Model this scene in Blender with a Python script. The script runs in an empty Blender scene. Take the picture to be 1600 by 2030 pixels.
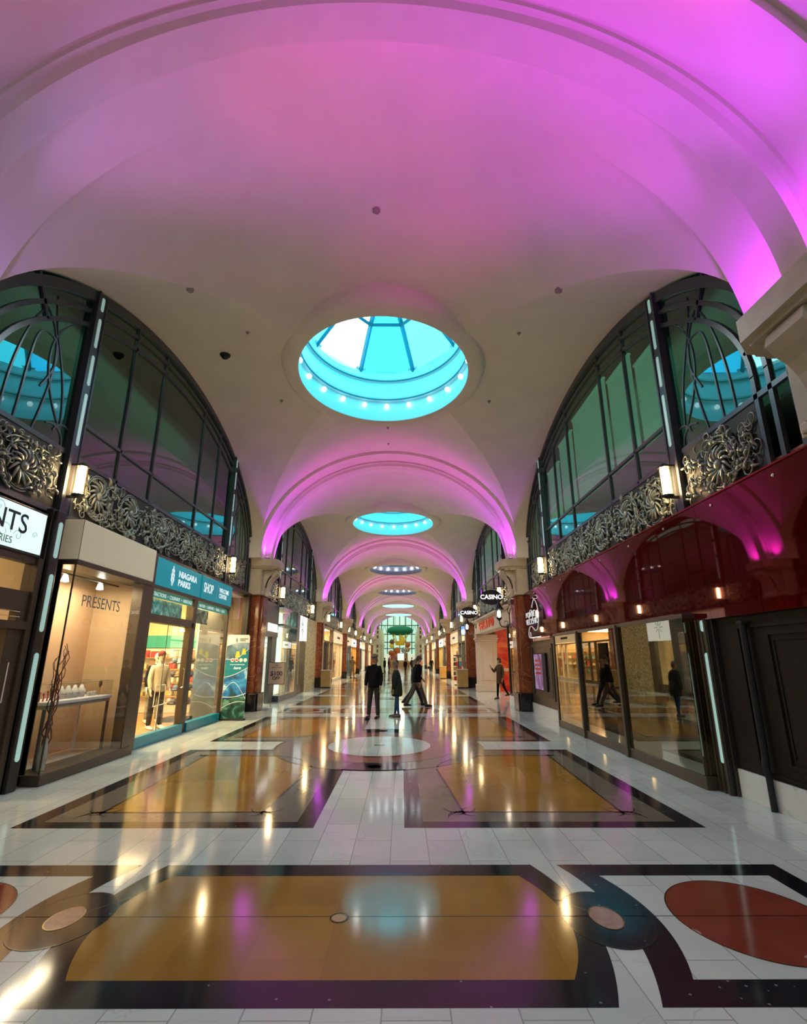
import bpy, bmesh, math, random
from math import sin, cos, pi, sqrt, radians
from mathutils import Vector, Matrix
R = random.Random(7)
scn = bpy.context.scene
COL = scn.collection

# ------------------------------------------------------------------ camera
F_PX = 1020.0
HORIZON, VPX = 1305.0, 796.0
PITCH = math.atan((HORIZON - 1015) / F_PX)
YAW = -math.atan((VPX - 800) / (F_PX / cos(PITCH)))
cam_d = bpy.data.cameras.new('camera')
cam = bpy.data.objects.new('camera', cam_d); COL.objects.link(cam)
cam_d.sensor_fit = 'HORIZONTAL'; cam_d.sensor_width = 36.0
cam_d.lens = F_PX * 36.0 / 1600.0
cam.location = (0.43, 0.0, 1.65)
cam.rotation_euler = (pi / 2 + PITCH, 0, -YAW)
cam_d.clip_end = 300
scn.camera = cam

# ------------------------------------------------------------------ world, exposure
w = bpy.data.worlds.new('world'); scn.world = w; w.use_nodes = True
w.node_tree.nodes['Background'].inputs[0].default_value = (1.0, 0.78, 0.66, 1)
w.node_tree.nodes['Background'].inputs[1].default_value = 0.36
vs = scn.view_settings
vs.view_transform = 'Standard'; vs.look = 'None'; vs.gamma = 1.0; vs.exposure = 0.30
vs.use_curve_mapping = False
try:
    scn.cycles.max_bounces = 7; scn.cycles.diffuse_bounces = 3; scn.cycles.glossy_bounces = 4
    scn.cycles.transparent_max_bounces = 12; scn.cycles.transmission_bounces = 4
    scn.cycles.caustics_reflective = False; scn.cycles.caustics_refractive = False
    scn.cycles.sample_clamp_indirect = 4.0
    scn.cycles.use_denoising = True; scn.cycles.adaptive_threshold = 0.025
except Exception:
    pass
UP_PURPLE, UP_PINK = 330.0, 190.0     # watts of the vault uplights
DOME_CYAN = 4.0
DOWN = 185.0                        # watts of each drum downlight

# ------------------------------------------------------------------ layout numbers
L = 14.05                 # bay length
Y0 = 4.05                 # first rib ahead of the camera
YC = 7.025                # rib to bay centre
ZS = 4.95                 # springing height
VA, VB = 4.45, 3.85       # main vault half width, rise
BA, BB = 4.35, 3.75       # rib band
CA, CB = 6.25, 3.32       # cross vault half span, rise
XW = 4.75                 # lunette wall
H0 = 6.075                # bay centre to band edge
NB = 6                    # bays ahead of the camera
def vbf(y): return 3.43 + .42*(min(abs(y), H0)/H0)**2     # crown sinks a little towards the skylight
def bay(k): return Y0 + YC + L * k
def rib(k): return Y0 + L * k

# ------------------------------------------------------------------ helpers
MATS = {}
def mat(name, col, rough=0.6, metal=0.0, emit=None, es=0.0, noise=0.0, nscale=8.0, bump=0.0, coat=0.0, spec=0.5, col2=None, tnt=None):
    if name in MATS: return MATS[name]
    m = bpy.data.materials.new(name); m.use_nodes = True
    nt = m.node_tree; b = nt.nodes['Principled BSDF']
    b.inputs['Base Color'].default_value = (*col, 1)
    b.inputs['Roughness'].default_value = rough
    b.inputs['Metallic'].default_value = metal
    b.inputs['Specular IOR Level'].default_value = spec
    if coat: b.inputs['Coat Weight'].default_value = coat; b.inputs['Coat Roughness'].default_value = 0.03
    if emit: b.inputs['Emission Color'].default_value = (*emit, 1); b.inputs['Emission Strength'].default_value = es
    tc = nt.nodes.new('ShaderNodeTexCoord')
    if noise or col2:
        n = nt.nodes.new('ShaderNodeTexNoise'); n.inputs['Scale'].default_value = nscale; n.inputs['Detail'].default_value = 5
        nt.links.new(tc.outputs['Object'], n.inputs['Vector'])
        r = nt.nodes.new('ShaderNodeValToRGB')
        c2 = col2 if col2 else tuple(min(1, c * (1 + noise)) for c in col)
        c1 = col if col2 else tuple(c * (1 - noise) for c in col)
        r.color_ramp.elements[0].position = 0.35; r.color_ramp.elements[1].position = 0.68
        r.color_ramp.elements[0].color = (*c1, 1); r.color_ramp.elements[1].color = (*c2, 1)
        nt.links.new(n.outputs['Fac'], r.inputs['Fac']); nt.links.new(r.outputs['Color'], b.inputs['Base Color'])
        if bump:
            bp = nt.nodes.new('ShaderNodeBump'); bp.inputs['Strength'].default_value = bump
            nt.links.new(n.outputs['Fac'], bp.inputs['Height']); nt.links.new(bp.outputs['Normal'], b.inputs['Normal'])
    MATS[name] = m
    return m

def glass(name, tint=(0.9, 0.95, 0.93), refl=0.1, rough=0.01, gl=(1, 1, 1)):
    if name in MATS: return MATS[name]
    m = bpy.data.materials.new(name); m.use_nodes = True
    nt = m.node_tree; nt.nodes.clear()
    o = nt.nodes.new('ShaderNodeOutputMaterial'); mx = nt.nodes.new('ShaderNodeMixShader')
    t = nt.nodes.new('ShaderNodeBsdfTransparent'); t.inputs[0].default_value = (*tint, 1)
    g = nt.nodes.new('ShaderNodeBsdfGlossy'); g.inputs['Roughness'].default_value = rough; g.inputs['Color'].default_value = (*gl, 1)
    lw = nt.nodes.new('ShaderNodeLayerWeight'); lw.inputs[0].default_value = 0.5
    pw = nt.nodes.new('ShaderNodeMath'); pw.operation = 'POWER'; pw.inputs[1].default_value = 4.0
    nt.links.new(lw.outputs['Facing'], pw.inputs[0])
    mm = nt.nodes.new('ShaderNodeMath'); mm.operation = 'MULTIPLY_ADD'; mm.inputs[1].default_value = 0.8 - refl; mm.inputs[2].default_value = refl; mm.use_clamp = True
    nt.links.new(pw.outputs[0], mm.inputs[0]); nt.links.new(mm.outputs[0], mx.inputs[0])
    nt.links.new(t.outputs[0], mx.inputs[1]); nt.links.new(g.outputs[0], mx.inputs[2]); nt.links.new(mx.outputs[0], o.inputs[0])
    MATS[name] = m
    return m

def stone(name, c1, c2, vein, rough=0.12, scale=1.2, veinw=0.012, vscale=1.5, tile=None, grout=(0.2, 0.19, 0.17), speck=None, coat=0.0):
    """polished stone: cloudy mottling, thin veins, optional tile joints and specks"""
    if name in MATS: return MATS[name]
    m = bpy.data.materials.new(name); m.use_nodes = True
    nt = m.node_tree; b = nt.nodes['Principled BSDF']; N = nt.nodes.new; K = nt.links.new
    tc = N('ShaderNodeTexCoord')
    n = N('ShaderNodeTexNoise'); n.inputs['Scale'].default_value = scale; n.inputs['Detail'].default_value = 6; K(tc.outputs['Object'], n.inputs['Vector'])
    r = N('ShaderNodeValToRGB'); r.color_ramp.elements[0].position = 0.3; r.color_ramp.elements[1].position = 0.7
    r.color_ramp.elements[0].color = (*c1, 1); r.color_ramp.elements[1].color = (*c2, 1); K(n.outputs['Fac'], r.inputs['Fac'])
    out = r.outputs['Color']
    if tile:
        bt = N('ShaderNodeTexBrick'); bt.inputs['Scale'].default_value = 1.0
        bt.inputs['Brick Width'].default_value = tile[0]; bt.inputs['Row Height'].default_value = tile[1]
        bt.inputs['Mortar Size'].default_value = 0.004; bt.offset = 0.5
        bt.inputs['Color1'].default_value = (0.86, 0.86, 0.86, 1); bt.inputs['Color2'].default_value = (1, 1, 1, 1); bt.inputs['Mortar'].default_value = (*[g * 2.8 for g in grout], 1)
        mp = N('ShaderNodeMapping'); mp.inputs['Rotation'].default_value = (0, 0, tile[2]); K(tc.outputs['Object'], mp.inputs['Vector']); K(mp.outputs['Vector'], bt.inputs['Vector'])
        mm = N('ShaderNodeMix'); mm.data_type = 'RGBA'; mm.blend_type = 'MULTIPLY'; mm.inputs[0].default_value = 1.0
        K(out, mm.inputs[6]); K(bt.outputs['Color'], mm.inputs[7]); out = mm.outputs[2]
    if vein:
        n2 = N('ShaderNodeTexNoise'); n2.inputs['Scale'].default_value = vscale; n2.inputs['Detail'].default_value = 3; n2.inputs['Distortion'].default_value = 1.2; K(tc.outputs['Object'], n2.inputs['Vector'])
        s = N('ShaderNodeMath'); s.operation = 'SUBTRACT'; s.inputs[1].default_value = 0.5; K(n2.outputs['Fac'], s.inputs[0])
        a = N('ShaderNodeMath'); a.operation = 'ABSOLUTE'; K(s.outputs[0], a.inputs[0])
        l = N('ShaderNodeMath'); l.operation = 'LESS_THAN'; l.inputs[1].default_value = veinw; K(a.outputs[0], l.inputs[0])
        ml = N('ShaderNodeMath'); ml.operation = 'MULTIPLY'; ml.inputs[1].default_value = 0.6; K(l.outputs[0], ml.inputs[0])
        mx = N('ShaderNodeMix'); mx.data_type = 'RGBA'; K(ml.outputs[0], mx.inputs[0]); K(out, mx.inputs[6]); mx.inputs[7].default_value = (*vein, 1); out = mx.outputs[2]
    if speck:
        v = N('ShaderNodeTexVoronoi'); v.inputs['Scale'].default_value = 16; K(tc.outputs['Object'], v.inputs['Vector'])
        l = N('ShaderNodeMath'); l.operation = 'LESS_THAN'; l.inputs[1].default_value = 0.13; K(v.outputs['Distance'], l.inputs[0])
        n3 = N('ShaderNodeTexNoise'); n3.inputs['Scale'].default_value = 3; K(tc.outputs['Object'], n3.inputs['Vector'])
        g3 = N('ShaderNodeMath'); g3.operation = 'GREATER_THAN'; g3.inputs[1].default_value = 0.57; K(n3.outputs['Fac'], g3.inputs[0])
        ml = N('ShaderNodeMath'); ml.operation = 'MULTIPLY'; K(l.outputs[0], ml.inputs[0]); K(g3.outputs[0], ml.inputs[1])
        mx = N('ShaderNodeMix'); mx.data_type = 'RGBA'; K(ml.outputs[0], mx.inputs[0]); K(out, mx.inputs[6]); mx.inputs[7].default_value = (*speck, 1); out = mx.outputs[2]
    K(out, b.inputs['Base Color']); b.inputs['Roughness'].default_value = rough
    b.inputs['Specular IOR Level'].default_value = 0.4
    if coat: b.inputs['Coat Weight'].default_value = coat; b.inputs['Coat Roughness'].default_value = 0.02
    MATS[name] = m
    return m

class MB:
    """collects shapes in world coordinates; build() links them as one mesh object"""
    def __init__(s): s.v = []; s.f = []; s.mi = []; s.sm = []; s.cur = 0; s.smooth = False
    def add(s, vs, fs):
        o = len(s.v); s.v += [tuple(p) for p in vs]
        for f in fs: s.f.append([i + o for i in f]); s.mi.append(s.cur); s.sm.append(s.smooth)
    def box(s, x0, x1, y0, y1, z0, z1):
        if x0 > x1: x0, x1 = x1, x0
        if y0 > y1: y0, y1 = y1, y0
        s.add([(x0,y0,z0),(x1,y0,z0),(x1,y1,z0),(x0,y1,z0),(x0,y0,z1),(x1,y0,z1),(x1,y1,z1),(x0,y1,z1)],
              [(0,3,2,1),(4,5,6,7),(0,1,5,4),(1,2,6,5),(2,3,7,6),(3,0,4,7)])
        return s
    def bbox(s, x0, x1, y0, y1, z0, z1, c=0.01):
        """box with chamfered edges"""
        if x0 > x1: x0, x1 = x1, x0
        if y0 > y1: y0, y1 = y1, y0
        c = min(c, (x1-x0)/2.1, (y1-y0)/2.1, (z1-z0)/2.1)
        bm = bmesh.new(); bmesh.ops.create_cube(bm, size=1)
        for v in bm.verts: v.co = Vector(((x0+x1)/2 + v.co.x*(x1-x0), (y0+y1)/2 + v.co.y*(y1-y0), (z0+z1)/2 + v.co.z*(z1-z0)))
        bmesh.ops.bevel(bm, geom=bm.edges[:], offset=c, segments=2, affect='EDGES', profile=0.5)
        s.bm(bm); return s
    def bm(s, bm, M=None):
        bm.verts.index_update()
        s.add([(M @ v.co) if M else v.co.copy() for v in bm.verts], [[v.index for v in f.verts] for f in bm.faces]); bm.free()
    def extrude(s, pts, a0, a1, axis):
        """closed 2-D polygon pushed along axis (0: pts are (y,z), 1: (x,z), 2: (x,y))"""
        n = len(pts)
        def P(p, a): return (a, p[0], p[1]) if axis == 0 else (p[0], a, p[1]) if axis == 1 else (p[0], p[1], a)
        s.add([P(p, a0) for p in pts] + [P(p, a1) for p in pts],
              [list(range(n))[::-1], list(range(n, 2*n))] + [(i, (i+1) % n, (i+1) % n + n, i+n) for i in range(n)])
        return s
    def tube(s, path, r, n=6, caps=True):
        path = [Vector(p) for p in path]; m = len(path)
        rs = r if isinstance(r, (list, tuple)) else [r] * m
        vs = []; up = None
        for i, p in enumerate(path):
            t = (path[min(i+1, m-1)] - path[max(i-1, 0)])
            t = t.normalized() if t.length > 1e-9 else Vector((0,0,1))
            if up is None:
                up = Vector((0,0,1)) if abs(t.z) < 0.9 else Vector((1,0,0))
            a = t.cross(up)
            if a.length < 1e-6: a = t.cross(Vector((1,0,0)))
            a.normalize(); b = a.cross(t).normalized(); up = b
            for j in range(n):
                q = 2*pi*j/n; vs.append(p + (a*cos(q) + b*sin(q)) * rs[i])
        fs = [(i*n+j, i*n+(j+1) % n, (i+1)*n+(j+1) % n, (i+1)*n+j) for i in range(m-1) for j in range(n)]
        if caps: fs += [list(range(n))[::-1], list(range((m-1)*n, m*n))]
        s.add(vs, fs); return s
    def lathe(s, prof, cx, cy, n=32, sy=1.0, cap=False):
        vs = [(cx + r*cos(2*pi*j/n), cy + r*sy*sin(2*pi*j/n), z) for r, z in prof for j in range(n)]
        fs = [(i*n+j, i*n+(j+1) % n, (i+1)*n+(j+1) % n, (i+1)*n+j) for i in range(len(prof)-1) for j in range(n)]
        if cap: fs += [list(range(n))[::-1], list(range((len(prof)-1)*n, len(prof)*n))]
        s.add(vs, fs); return s
    def ball(s, c, r, n=12, m=8, M=None):
        rx, ry, rz = r if isinstance(r, (tuple, list)) else (r, r, r)
        vs = [Vector((rx*sin(pi*i/m)*cos(2*pi*j/n), ry*sin(pi*i/m)*sin(2*pi*j/n), rz*cos(pi*i/m))) for i in range(m+1) for j in range(n)]
        if M: vs = [M @ v for v in vs]
        c = Vector(c); vs = [v + c for v in vs]
        s.add(vs, [(i*n+j, (i+1)*n+j, (i+1)*n+(j+1) % n, i*n+(j+1) % n) for i in range(m) for j in range(n)]); return s
    def grid(s, rows):
        n = len(rows[0]); vs = [p for r in rows for p in r]
        s.add(vs, [(i*n+j, i*n+j+1, (i+1)*n+j+1, (i+1)*n+j) for i in range(len(rows)-1) for j in range(n-1)]); return s
    def poly(s, pts): s.add(pts, [list(range(len(pts)))]); return s
    def build(s, name, mats, parent=None, local=False, recalc=True, weld=False):
        off = Vector((0,0,0)) if (local or parent is None) else root_loc(parent)
        me = bpy.data.meshes.new(name)
        me.from_pydata([tuple(Vector(p) - off) for p in s.v], [], s.f)
        for m in (mats if isinstance(mats, (list, tuple)) else [mats]): me.materials.append(m)
        me.polygons.foreach_set('material_index', s.mi); me.polygons.foreach_set('use_smooth', s.sm)
        if recalc or weld:
            bm = bmesh.new(); bm.from_mesh(me)
            if weld: bmesh.ops.remove_doubles(bm, verts=bm.verts, dist=1e-5)
            if recalc: bmesh.ops.recalc_face_normals(bm, faces=bm.faces)
            bm.to_mesh(me); bm.free()
        me.update()
        o = bpy.data.objects.new(name, me); COL.objects.link(o)
        if parent: o.parent = parent
        return o

def root_loc(o):
    v = Vector((0,0,0))
    while o is not None: v += o.location; o = o.parent
    return v
def thing(name, label, cat, loc=(0,0,0), group=None):
    o = bpy.data.objects.new(name, None); COL.objects.link(o); o.location = loc; o.empty_display_size = 0.1
    o['label'] = label; o['category'] = cat
    if group: o['group'] = group
    return o
def room(loc):
    o = bpy.data.objects.new('wall_interior', None); COL.objects.link(o); o.location = loc; o['kind'] = 'structure'; return o
def tag(o, label, cat, group=None):
    o['label'] = label; o['category'] = cat
    if group: o['group'] = group
    return o
def struct(o): o['kind'] = 'structure'; return o
def dup(root, dloc=(0,0,0), label=None, mirror=False):
    r = root.copy(); COL.objects.link(r); r.location = root.location + Vector(dloc)
    if label: r['label'] = label
    def kids(src, dst):
        for ch in [c for c in src.children]:
            c = ch.copy(); COL.objects.link(c); c.parent = dst; kids(ch, c)
    kids(root, r)
    return r
def text_mb(s, size, org, xd, zd, depth=0.01, bold=0.0, align='CENTER', mb=None, sx=1.0, shear=0.0):
    """lettering as real mesh; xd = reading direction, zd = up"""
    cu = bpy.data.curves.new('t', 'FONT'); cu.body = s; cu.size = size; cu.align_x = align; cu.align_y = 'CENTER'
    cu.extrude = depth; cu.offset = bold*.3; cu.shear = shear; cu.resolution_u = 4
    o = bpy.data.objects.new('t', cu); COL.objects.link(o)
    bpy.context.view_layer.update()
    me = bpy.data.meshes.new_from_object(o.evaluated_get(bpy.context.evaluated_depsgraph_get()))
    xd, zd = Vector(xd).normalized(), Vector(zd).normalized(); nd = xd.cross(zd); org = Vector(org)
    mb = mb or MB()
    mb.add([org + xd*v.co.x*sx + zd*v.co.y + nd*v.co.z for v in me.vertices], [list(p.vertices) for p in me.polygons])
    bpy.data.objects.remove(o); bpy.data.meshes.remove(me); bpy.data.curves.remove(cu)
    return mb
ORD = ['first', 'second', 'third', 'fourth', 'fifth', 'sixth', 'seventh', 'eighth']
SIDE = {-1: 'left', 1: 'right'}

# ------------------------------------------------------------------ materials
plaster = mat('plaster', (0.82, 0.76, 0.67), 0.85, noise=0.03, nscale=1.5)
plaster_rib = mat('plaster_rib', (0.76, 0.71, 0.62), 0.8, noise=0.03, nscale=3)
stonec = stone('limestone', (0.50, 0.43, 0.31), (0.62, 0.55, 0.42), None, 0.45, 3.0)
redmarble = stone('red_marble', (0.20, 0.045, 0.02), (0.36, 0.10, 0.04), (0.62, 0.36, 0.22), 0.1, 2.5, 0.006, 1.6)
blackgran = stone('black_granite', (0.006, 0.006, 0.009), (0.018, 0.017, 0.02), None, 0.1, 3.0, speck=(0.16, 0.17, 0.2))
whitemarble = stone('white_marble', (0.53, 0.57, 0.51), (0.68, 0.72, 0.65), (0.48, 0.48, 0.45), 0.09, 0.9, 0.003, 0.8, tile=(1.0, 0.335, pi/2))
whiteplinth = stone('white_marble_wall', (0.66, 0.66, 0.62), (0.80, 0.80, 0.75), (0.5, 0.5, 0.47), 0.2, 1.2, 0.003, 0.7)
amber = stone('amber_marble', (0.31, 0.15, 0.020), (0.42, 0.21, 0.030), None, 0.1, 1.0, tile=(0.7, 0.45, pi/2), grout=(0.32, 0.3, 0.25))
taupe = stone('taupe_marble', (0.15, 0.125, 0.09), (0.20, 0.17, 0.125), (0.15, 0.13, 0.1), 0.1, 1.5, 0.006, 1.5)
rosemarble = stone('rose_marble', (0.20, 0.08, 0.05), (0.30, 0.14, 0.09), None, 0.12, 4)
redfloor = stone('red_floor_marble', (0.17, 0.03, 0.016), (0.26, 0.055, 0.03), (0.6, 0.42, 0.34), 0.1, 2, 0.004, 0.7)
pinkstone = stone('pink_granite', (0.36, 0.19, 0.13), (0.5, 0.30, 0.22), None, 0.15, 12)
inkline = mat('inlay_line', (0.03, 0.018, 0.01), 0.15)
brass = mat('brass', (0.45, 0.33, 0.13), 0.3, 1.0)
bronze = mat('dark_bronze', (0.040, 0.034, 0.028), 0.38, 0.35, noise=0.1, nscale=5)
bronze2 = mat('brown_bronze', (0.085, 0.064, 0.042), 0.4, 0.35, noise=0.1, nscale=4)
steel = mat('grey_blue_steel', (0.085, 0.095, 0.105), 0.35, 0.45, noise=0.06, nscale=4)
frieze_m = mat('cast_metal', (0.34, 0.36, 0.30), 0.42, 0.45, noise=0.2, nscale=12)
frieze_d = mat('cast_metal_dark', (0.035, 0.035, 0.03), 0.6, 0.2)
tubeglow = mat('tube_glow', (1, 0.9, 0.7), 0.4, emit=(1.0, 0.70, 0.34), es=80)
amberglow = mat('amber_shade', (1, 0.7, 0.3), 0.4, emit=(1.0, 0.48, 0.10), es=3)
stripglow = mat('frosted_strip', (0.6, 0.8, 0.75), 0.3, emit=(0.42, 0.75, 0.66), es=0.28)
lunglass = glass('lunette_glass', (0.30, 0.60, 0.52), 0.12, 0.012, (0.85, 1.0, 0.97))
shopglass = glass('shop_glass', (0.94, 0.95, 0.92), 0.035)
darkglass = glass('dark_shop_glass', (0.28, 0.26, 0.20), 0.27, 0.012, (1.0, 0.93, 0.75))
blind = mat('green_blind', (0.24, 0.38, 0.28), 0.9, emit=(.20, .38, .26), es=.5)  # glow put into the cloth for light shining through from behind
dimroom = mat('dim_room', (0.02, 0.03, 0.025), 0.9)
bulbm = mat('bulb', (1, 1, 1), 0.3, emit=(0.85, 1.0, 1.0), es=1.4)
redpanel = mat('red_lacquer', (0.15, 0.004, 0.003), 0.025, 0.6, coat=0.12, spec=0.5)
chrome = mat('chrome', (0.7, 0.7, 0.7), 0.15, 1.0)
beige = mat('beige_paint', (0.62, 0.46, 0.28), 0.8, noise=0.03, nscale=2)
cream = mat('cream_panel', (0.78, 0.70, 0.48), 0.5, emit=(.8, .7, .45), es=.12)  # faint glow put into the cream stands for ambient light
darkwood = mat('dark_wood', (0.012, 0.007, 0.004), 0.6, spec=0.25, noise=0.3, nscale=4)
blackm = mat('black', (0.008, 0.008, 0.008), 0.6)
white = mat('white_paint', (0.8, 0.8, 0.78), 0.5)
teal = mat('teal', (0.004, 0.22, 0.30), 0.35)
tealsign = mat('teal_sign', (0.001, 0.19, 0.25), 0.45, emit=(0.0, 0.24, 0.30), es=0.5, spec=.25)
greenfilm = mat('green_film', (0.03, 0.30, 0.22), 0.4, emit=(0.03, 0.3, 0.22), es=0.3)
whitelet = mat('white_letters', (0.85, 0.9, 0.9), 0.5, emit=(0.8, 0.9, 0.92), es=0.5)
blacklet = mat('black_letters', (0.01, 0.01, 0.02), 0.5)
greylet = mat('grey_letters', (0.25, 0.27, 0.26), 0.5)
woodlt = mat('light_wood', (0.42, 0.25, 0.09), 0.4, noise=0.15, nscale=6)
warmpanel = mat('warm_light_panel', (1, 1, 1), 0.5, emit=(1.0, 0.70, 0.36), es=13)
whitepanel = mat('white_light_panel', (1, 1, 1), 0.5, emit=(0.92, 1.0, 0.92), es=11)
lightbox = mat('white_lightbox', (0.9, 0.9, 0.9), 0.4, emit=(0.95, 1.0, 1.0), es=.75)
mintbox = mat('mint_lightbox', (0.8, 0.9, 0.88), 0.4, emit=(0.58, 0.86, 0.78), es=0.85)

# ------------------------------------------------------------------ setting: vault bays
def vault_bay():
    m = MB(); m.smooth = True
    NT = 72
    # main barrel web, front and back halves, with the hole of the skylight cut out
    def gy(z):
        u = (z - ZS) / CB
        return CA * sqrt(1 - u*u) if u < 1 else 0.0
    NY = 40
    for sgn in (-1, 1):
        vs = []; 
        for i in range(NT + 1):
            t = pi * i / NT; x = VA * cos(t); lo, hi = 0.0, H0
            hgt = lambda q: vbf(q)*sin(t) - CB*sqrt(max(0, 1 - (q/CA)**2))
            if hgt(0) >= 0: g = 0.0
            elif hgt(H0) <= 0: g = H0
            else:
                for _ in range(40):
                    md = (lo + hi)/2
                    if hgt(md) >= 0: hi = md
                    else: lo = md
                g = hi
            for j in range(NY + 1):
                yy = g + (H0 - g) * j / NY; vs.append((x, sgn * yy, ZS + vbf(yy) * sin(t)))
        fs = []
        for i in range(NT):
            for j in range(NY):
                q = (i*(NY+1)+j, i*(NY+1)+j+1, (i+1)*(NY+1)+j+1, (i+1)*(NY+1)+j)
                cx = sum(vs[a][0] for a in q)/4; cy = sum(vs[a][1] for a in q)/4
                if (cx/2.2)**2 + (cy/2.55)**2 < 1: continue
                fs.append(q)
        m.add(vs, fs)
    # cross barrel
    NC = 160
    for sx in (-1, 1):
        rows = []
        for i in range(NC + 1):
            p = pi * i / NC; y = CA * cos(p); z = ZS + CB * sin(p)
            xg = VA * sqrt(max(0, 1 - ((z - ZS)/vbf(y))**2))
            rows.append([(sx*(xg + (XW + 0.02 - xg) * j / 48), y, z) for j in range(49)])
        vs = [p for r in rows for p in r]; fs = []
        for i in range(len(rows) - 1):
            for j in range(48):
                q = (i*49+j, i*49+j+1, (i+1)*49+j+1, (i+1)*49+j)
                if (sum(vs[a][0] for a in q)/4/2.2)**2 + (sum(vs[a][1] for a in q)/4/2.55)**2 >= 1: fs.append(q)
        m.add(vs, fs)
    # band at the ribs
    for sy in (-1, 1):
        m.grid([[(BA*cos(pi*i/NT), sy*(H0 + (YC - H0)*j/4), ZS + BB*sin(pi*i/NT)) for i in range(NT+1)] for j in range(5)])
        m.smooth = False
        m.grid([[(r[0]*cos(pi*i/NT), sy*H0, ZS + r[1]*sin(pi*i/NT)) for i in range(NT+1)] for r in ((BA, BB), (VA+.02, VB+.02))])
        for sx in (-1, 1):
            zt = ZS + CB*sqrt(1 - (H0/CA)**2) + 0.05
            pts = [(sx*BA*sqrt(1 - ((z-ZS)/BB)**2), z) for z in [ZS + (zt-ZS)*q/6 for q in range(7)]] + [(sx*4.86, zt), (sx*4.86, ZS-.02), (sx*BA, ZS-.02)]
            m.extrude(pts, sy*(H0 + .006), sy*YC, 1)
        m.smooth = True
    return m
vb = vault_bay().build('ceiling', plaster, recalc=False)
vb.location = (0, bay(0), 0); struct(vb)
for k in [-1] + list(range(1, NB)):
    c = vb.copy(); COL.objects.link(c); c.location = (0, bay(k), 0); c.name = 'ceiling'

def arch_rib():
    m = MB(); m.smooth = False
    prof = [(-.26, .02), (-.26, -.06), (-.20, -.08), (-.17, -.17), (.17, -.17), (.20, -.08), (.26, -.06), (.26, .02)]  # (y, inward)
    n = 80; rows = []
    for y, d in prof:
        rows.append([((BA + d)*cos(pi*i/n), y, ZS + (BB + d)*sin(pi*i/n)) for i in range(n+1)])
    m.smooth = True
    for a, b in zip(rows[:-1], rows[1:]): m.grid([a, b])
    return m
tr = arch_rib().build('trim_1', plaster_rib, recalc=False); tr.location = (0, rib(0), 0); struct(tr)
for i, k in enumerate([-1] + list(range(1, NB + 1))):
    c = tr.copy(); COL.objects.link(c); c.location = (0, rib(k), 0); c.name = 'trim_%d' % (i + 2)
# unseen light-blocking shell added over the stores, so no outside light leaks in
m = MB()
for s in (-1, 1):
    m.box(s*4.86, s*5.0, -10.5, 88.6, 8.35, 8.6); m.box(s*9.0, s*9.2, -10.5, 88.6, 0, 8.6)
    m.box(s*4.9, s*9.2, -10.5, 88.6, 8.5, 8.6)
struct(m.build('wall_light_block', dimroom))

# ------------------------------------------------------------------ floor
def ell(cx, cy, rx, ry, n=64, a0=0, a1=2*pi):
    return [(cx + rx*cos(a0 + (a1-a0)*i/n), cy + ry*sin(a0 + (a1-a0)*i/n)) for i in range(n if abs(a1-a0-2*pi) < 1e-6 else n+1)]
FM = [whitemarble, blackgran, taupe, amber, rosemarble, redfloor, pinkstone, inkline, brass]
W_, B_, T_, A_, RO, RF, PK, IK, BR = range(9)
fl = MB()
fl.cur = W_
fl.poly([(-9.2, -10.5, 0), (9.2, -10.5, 0), (9.2, 125, 0), (-9.2, 125, 0)])
def FP(pts, mi, lvl):
    fl.cur = mi; fl.poly([(x, y, 0.0006 * lvl) for x, y in pts])
def ring(cx, cy, r0, r1, ky, mi, lvl, a0=0, a1=2*pi, n=72):
    fl.cur = mi; fl.grid([[(cx + r*cos(a0+(a1-a0)*i/n), cy + r*ky*sin(a0+(a1-a0)*i/n), 0.0006*lvl) for i in range(n+1)] for r in (r0, r1)])
def line(pts, w, mi, lvl):
    fl.cur = mi
    for i in range(len(pts) - 1):
        a, b = Vector(pts[i]), Vector(pts[i+1]); d = b - a
        if d.length < 1e-6: continue
        n = Vector((-d.y, d.x)).normalized() * w/2; e = d.normalized() * w*0.4
        fl.poly([(*(a-n-e), 0.0006*lvl), (*(b-n+e), 0.0006*lvl), (*(b+n+e), 0.0006*lvl), (*(a+n-e), 0.0006*lvl)])
def flourish(x, y, sx, sy, s=0.3):
    for k, (a, ln, c) in enumerate([(0.0, 1.0, .9), (0.6, .8, -1.2), (1.2, .6, 1.1), (-0.5, .75, 1.2), (-1.1, .55, -1.0), (2.6, .6, 1.2), (1.9, .5, -1.2)]):
        pts = []
        for i in range(7):
            u = i/6; an = a + c*u; pts.append((x + sx*s*ln*u*cos(an), y + sy*s*ln*u*sin(an)))
        for i in range(6): line(pts[i:i+2], 0.03*(1 - i/6.5), IK, 7)
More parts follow.
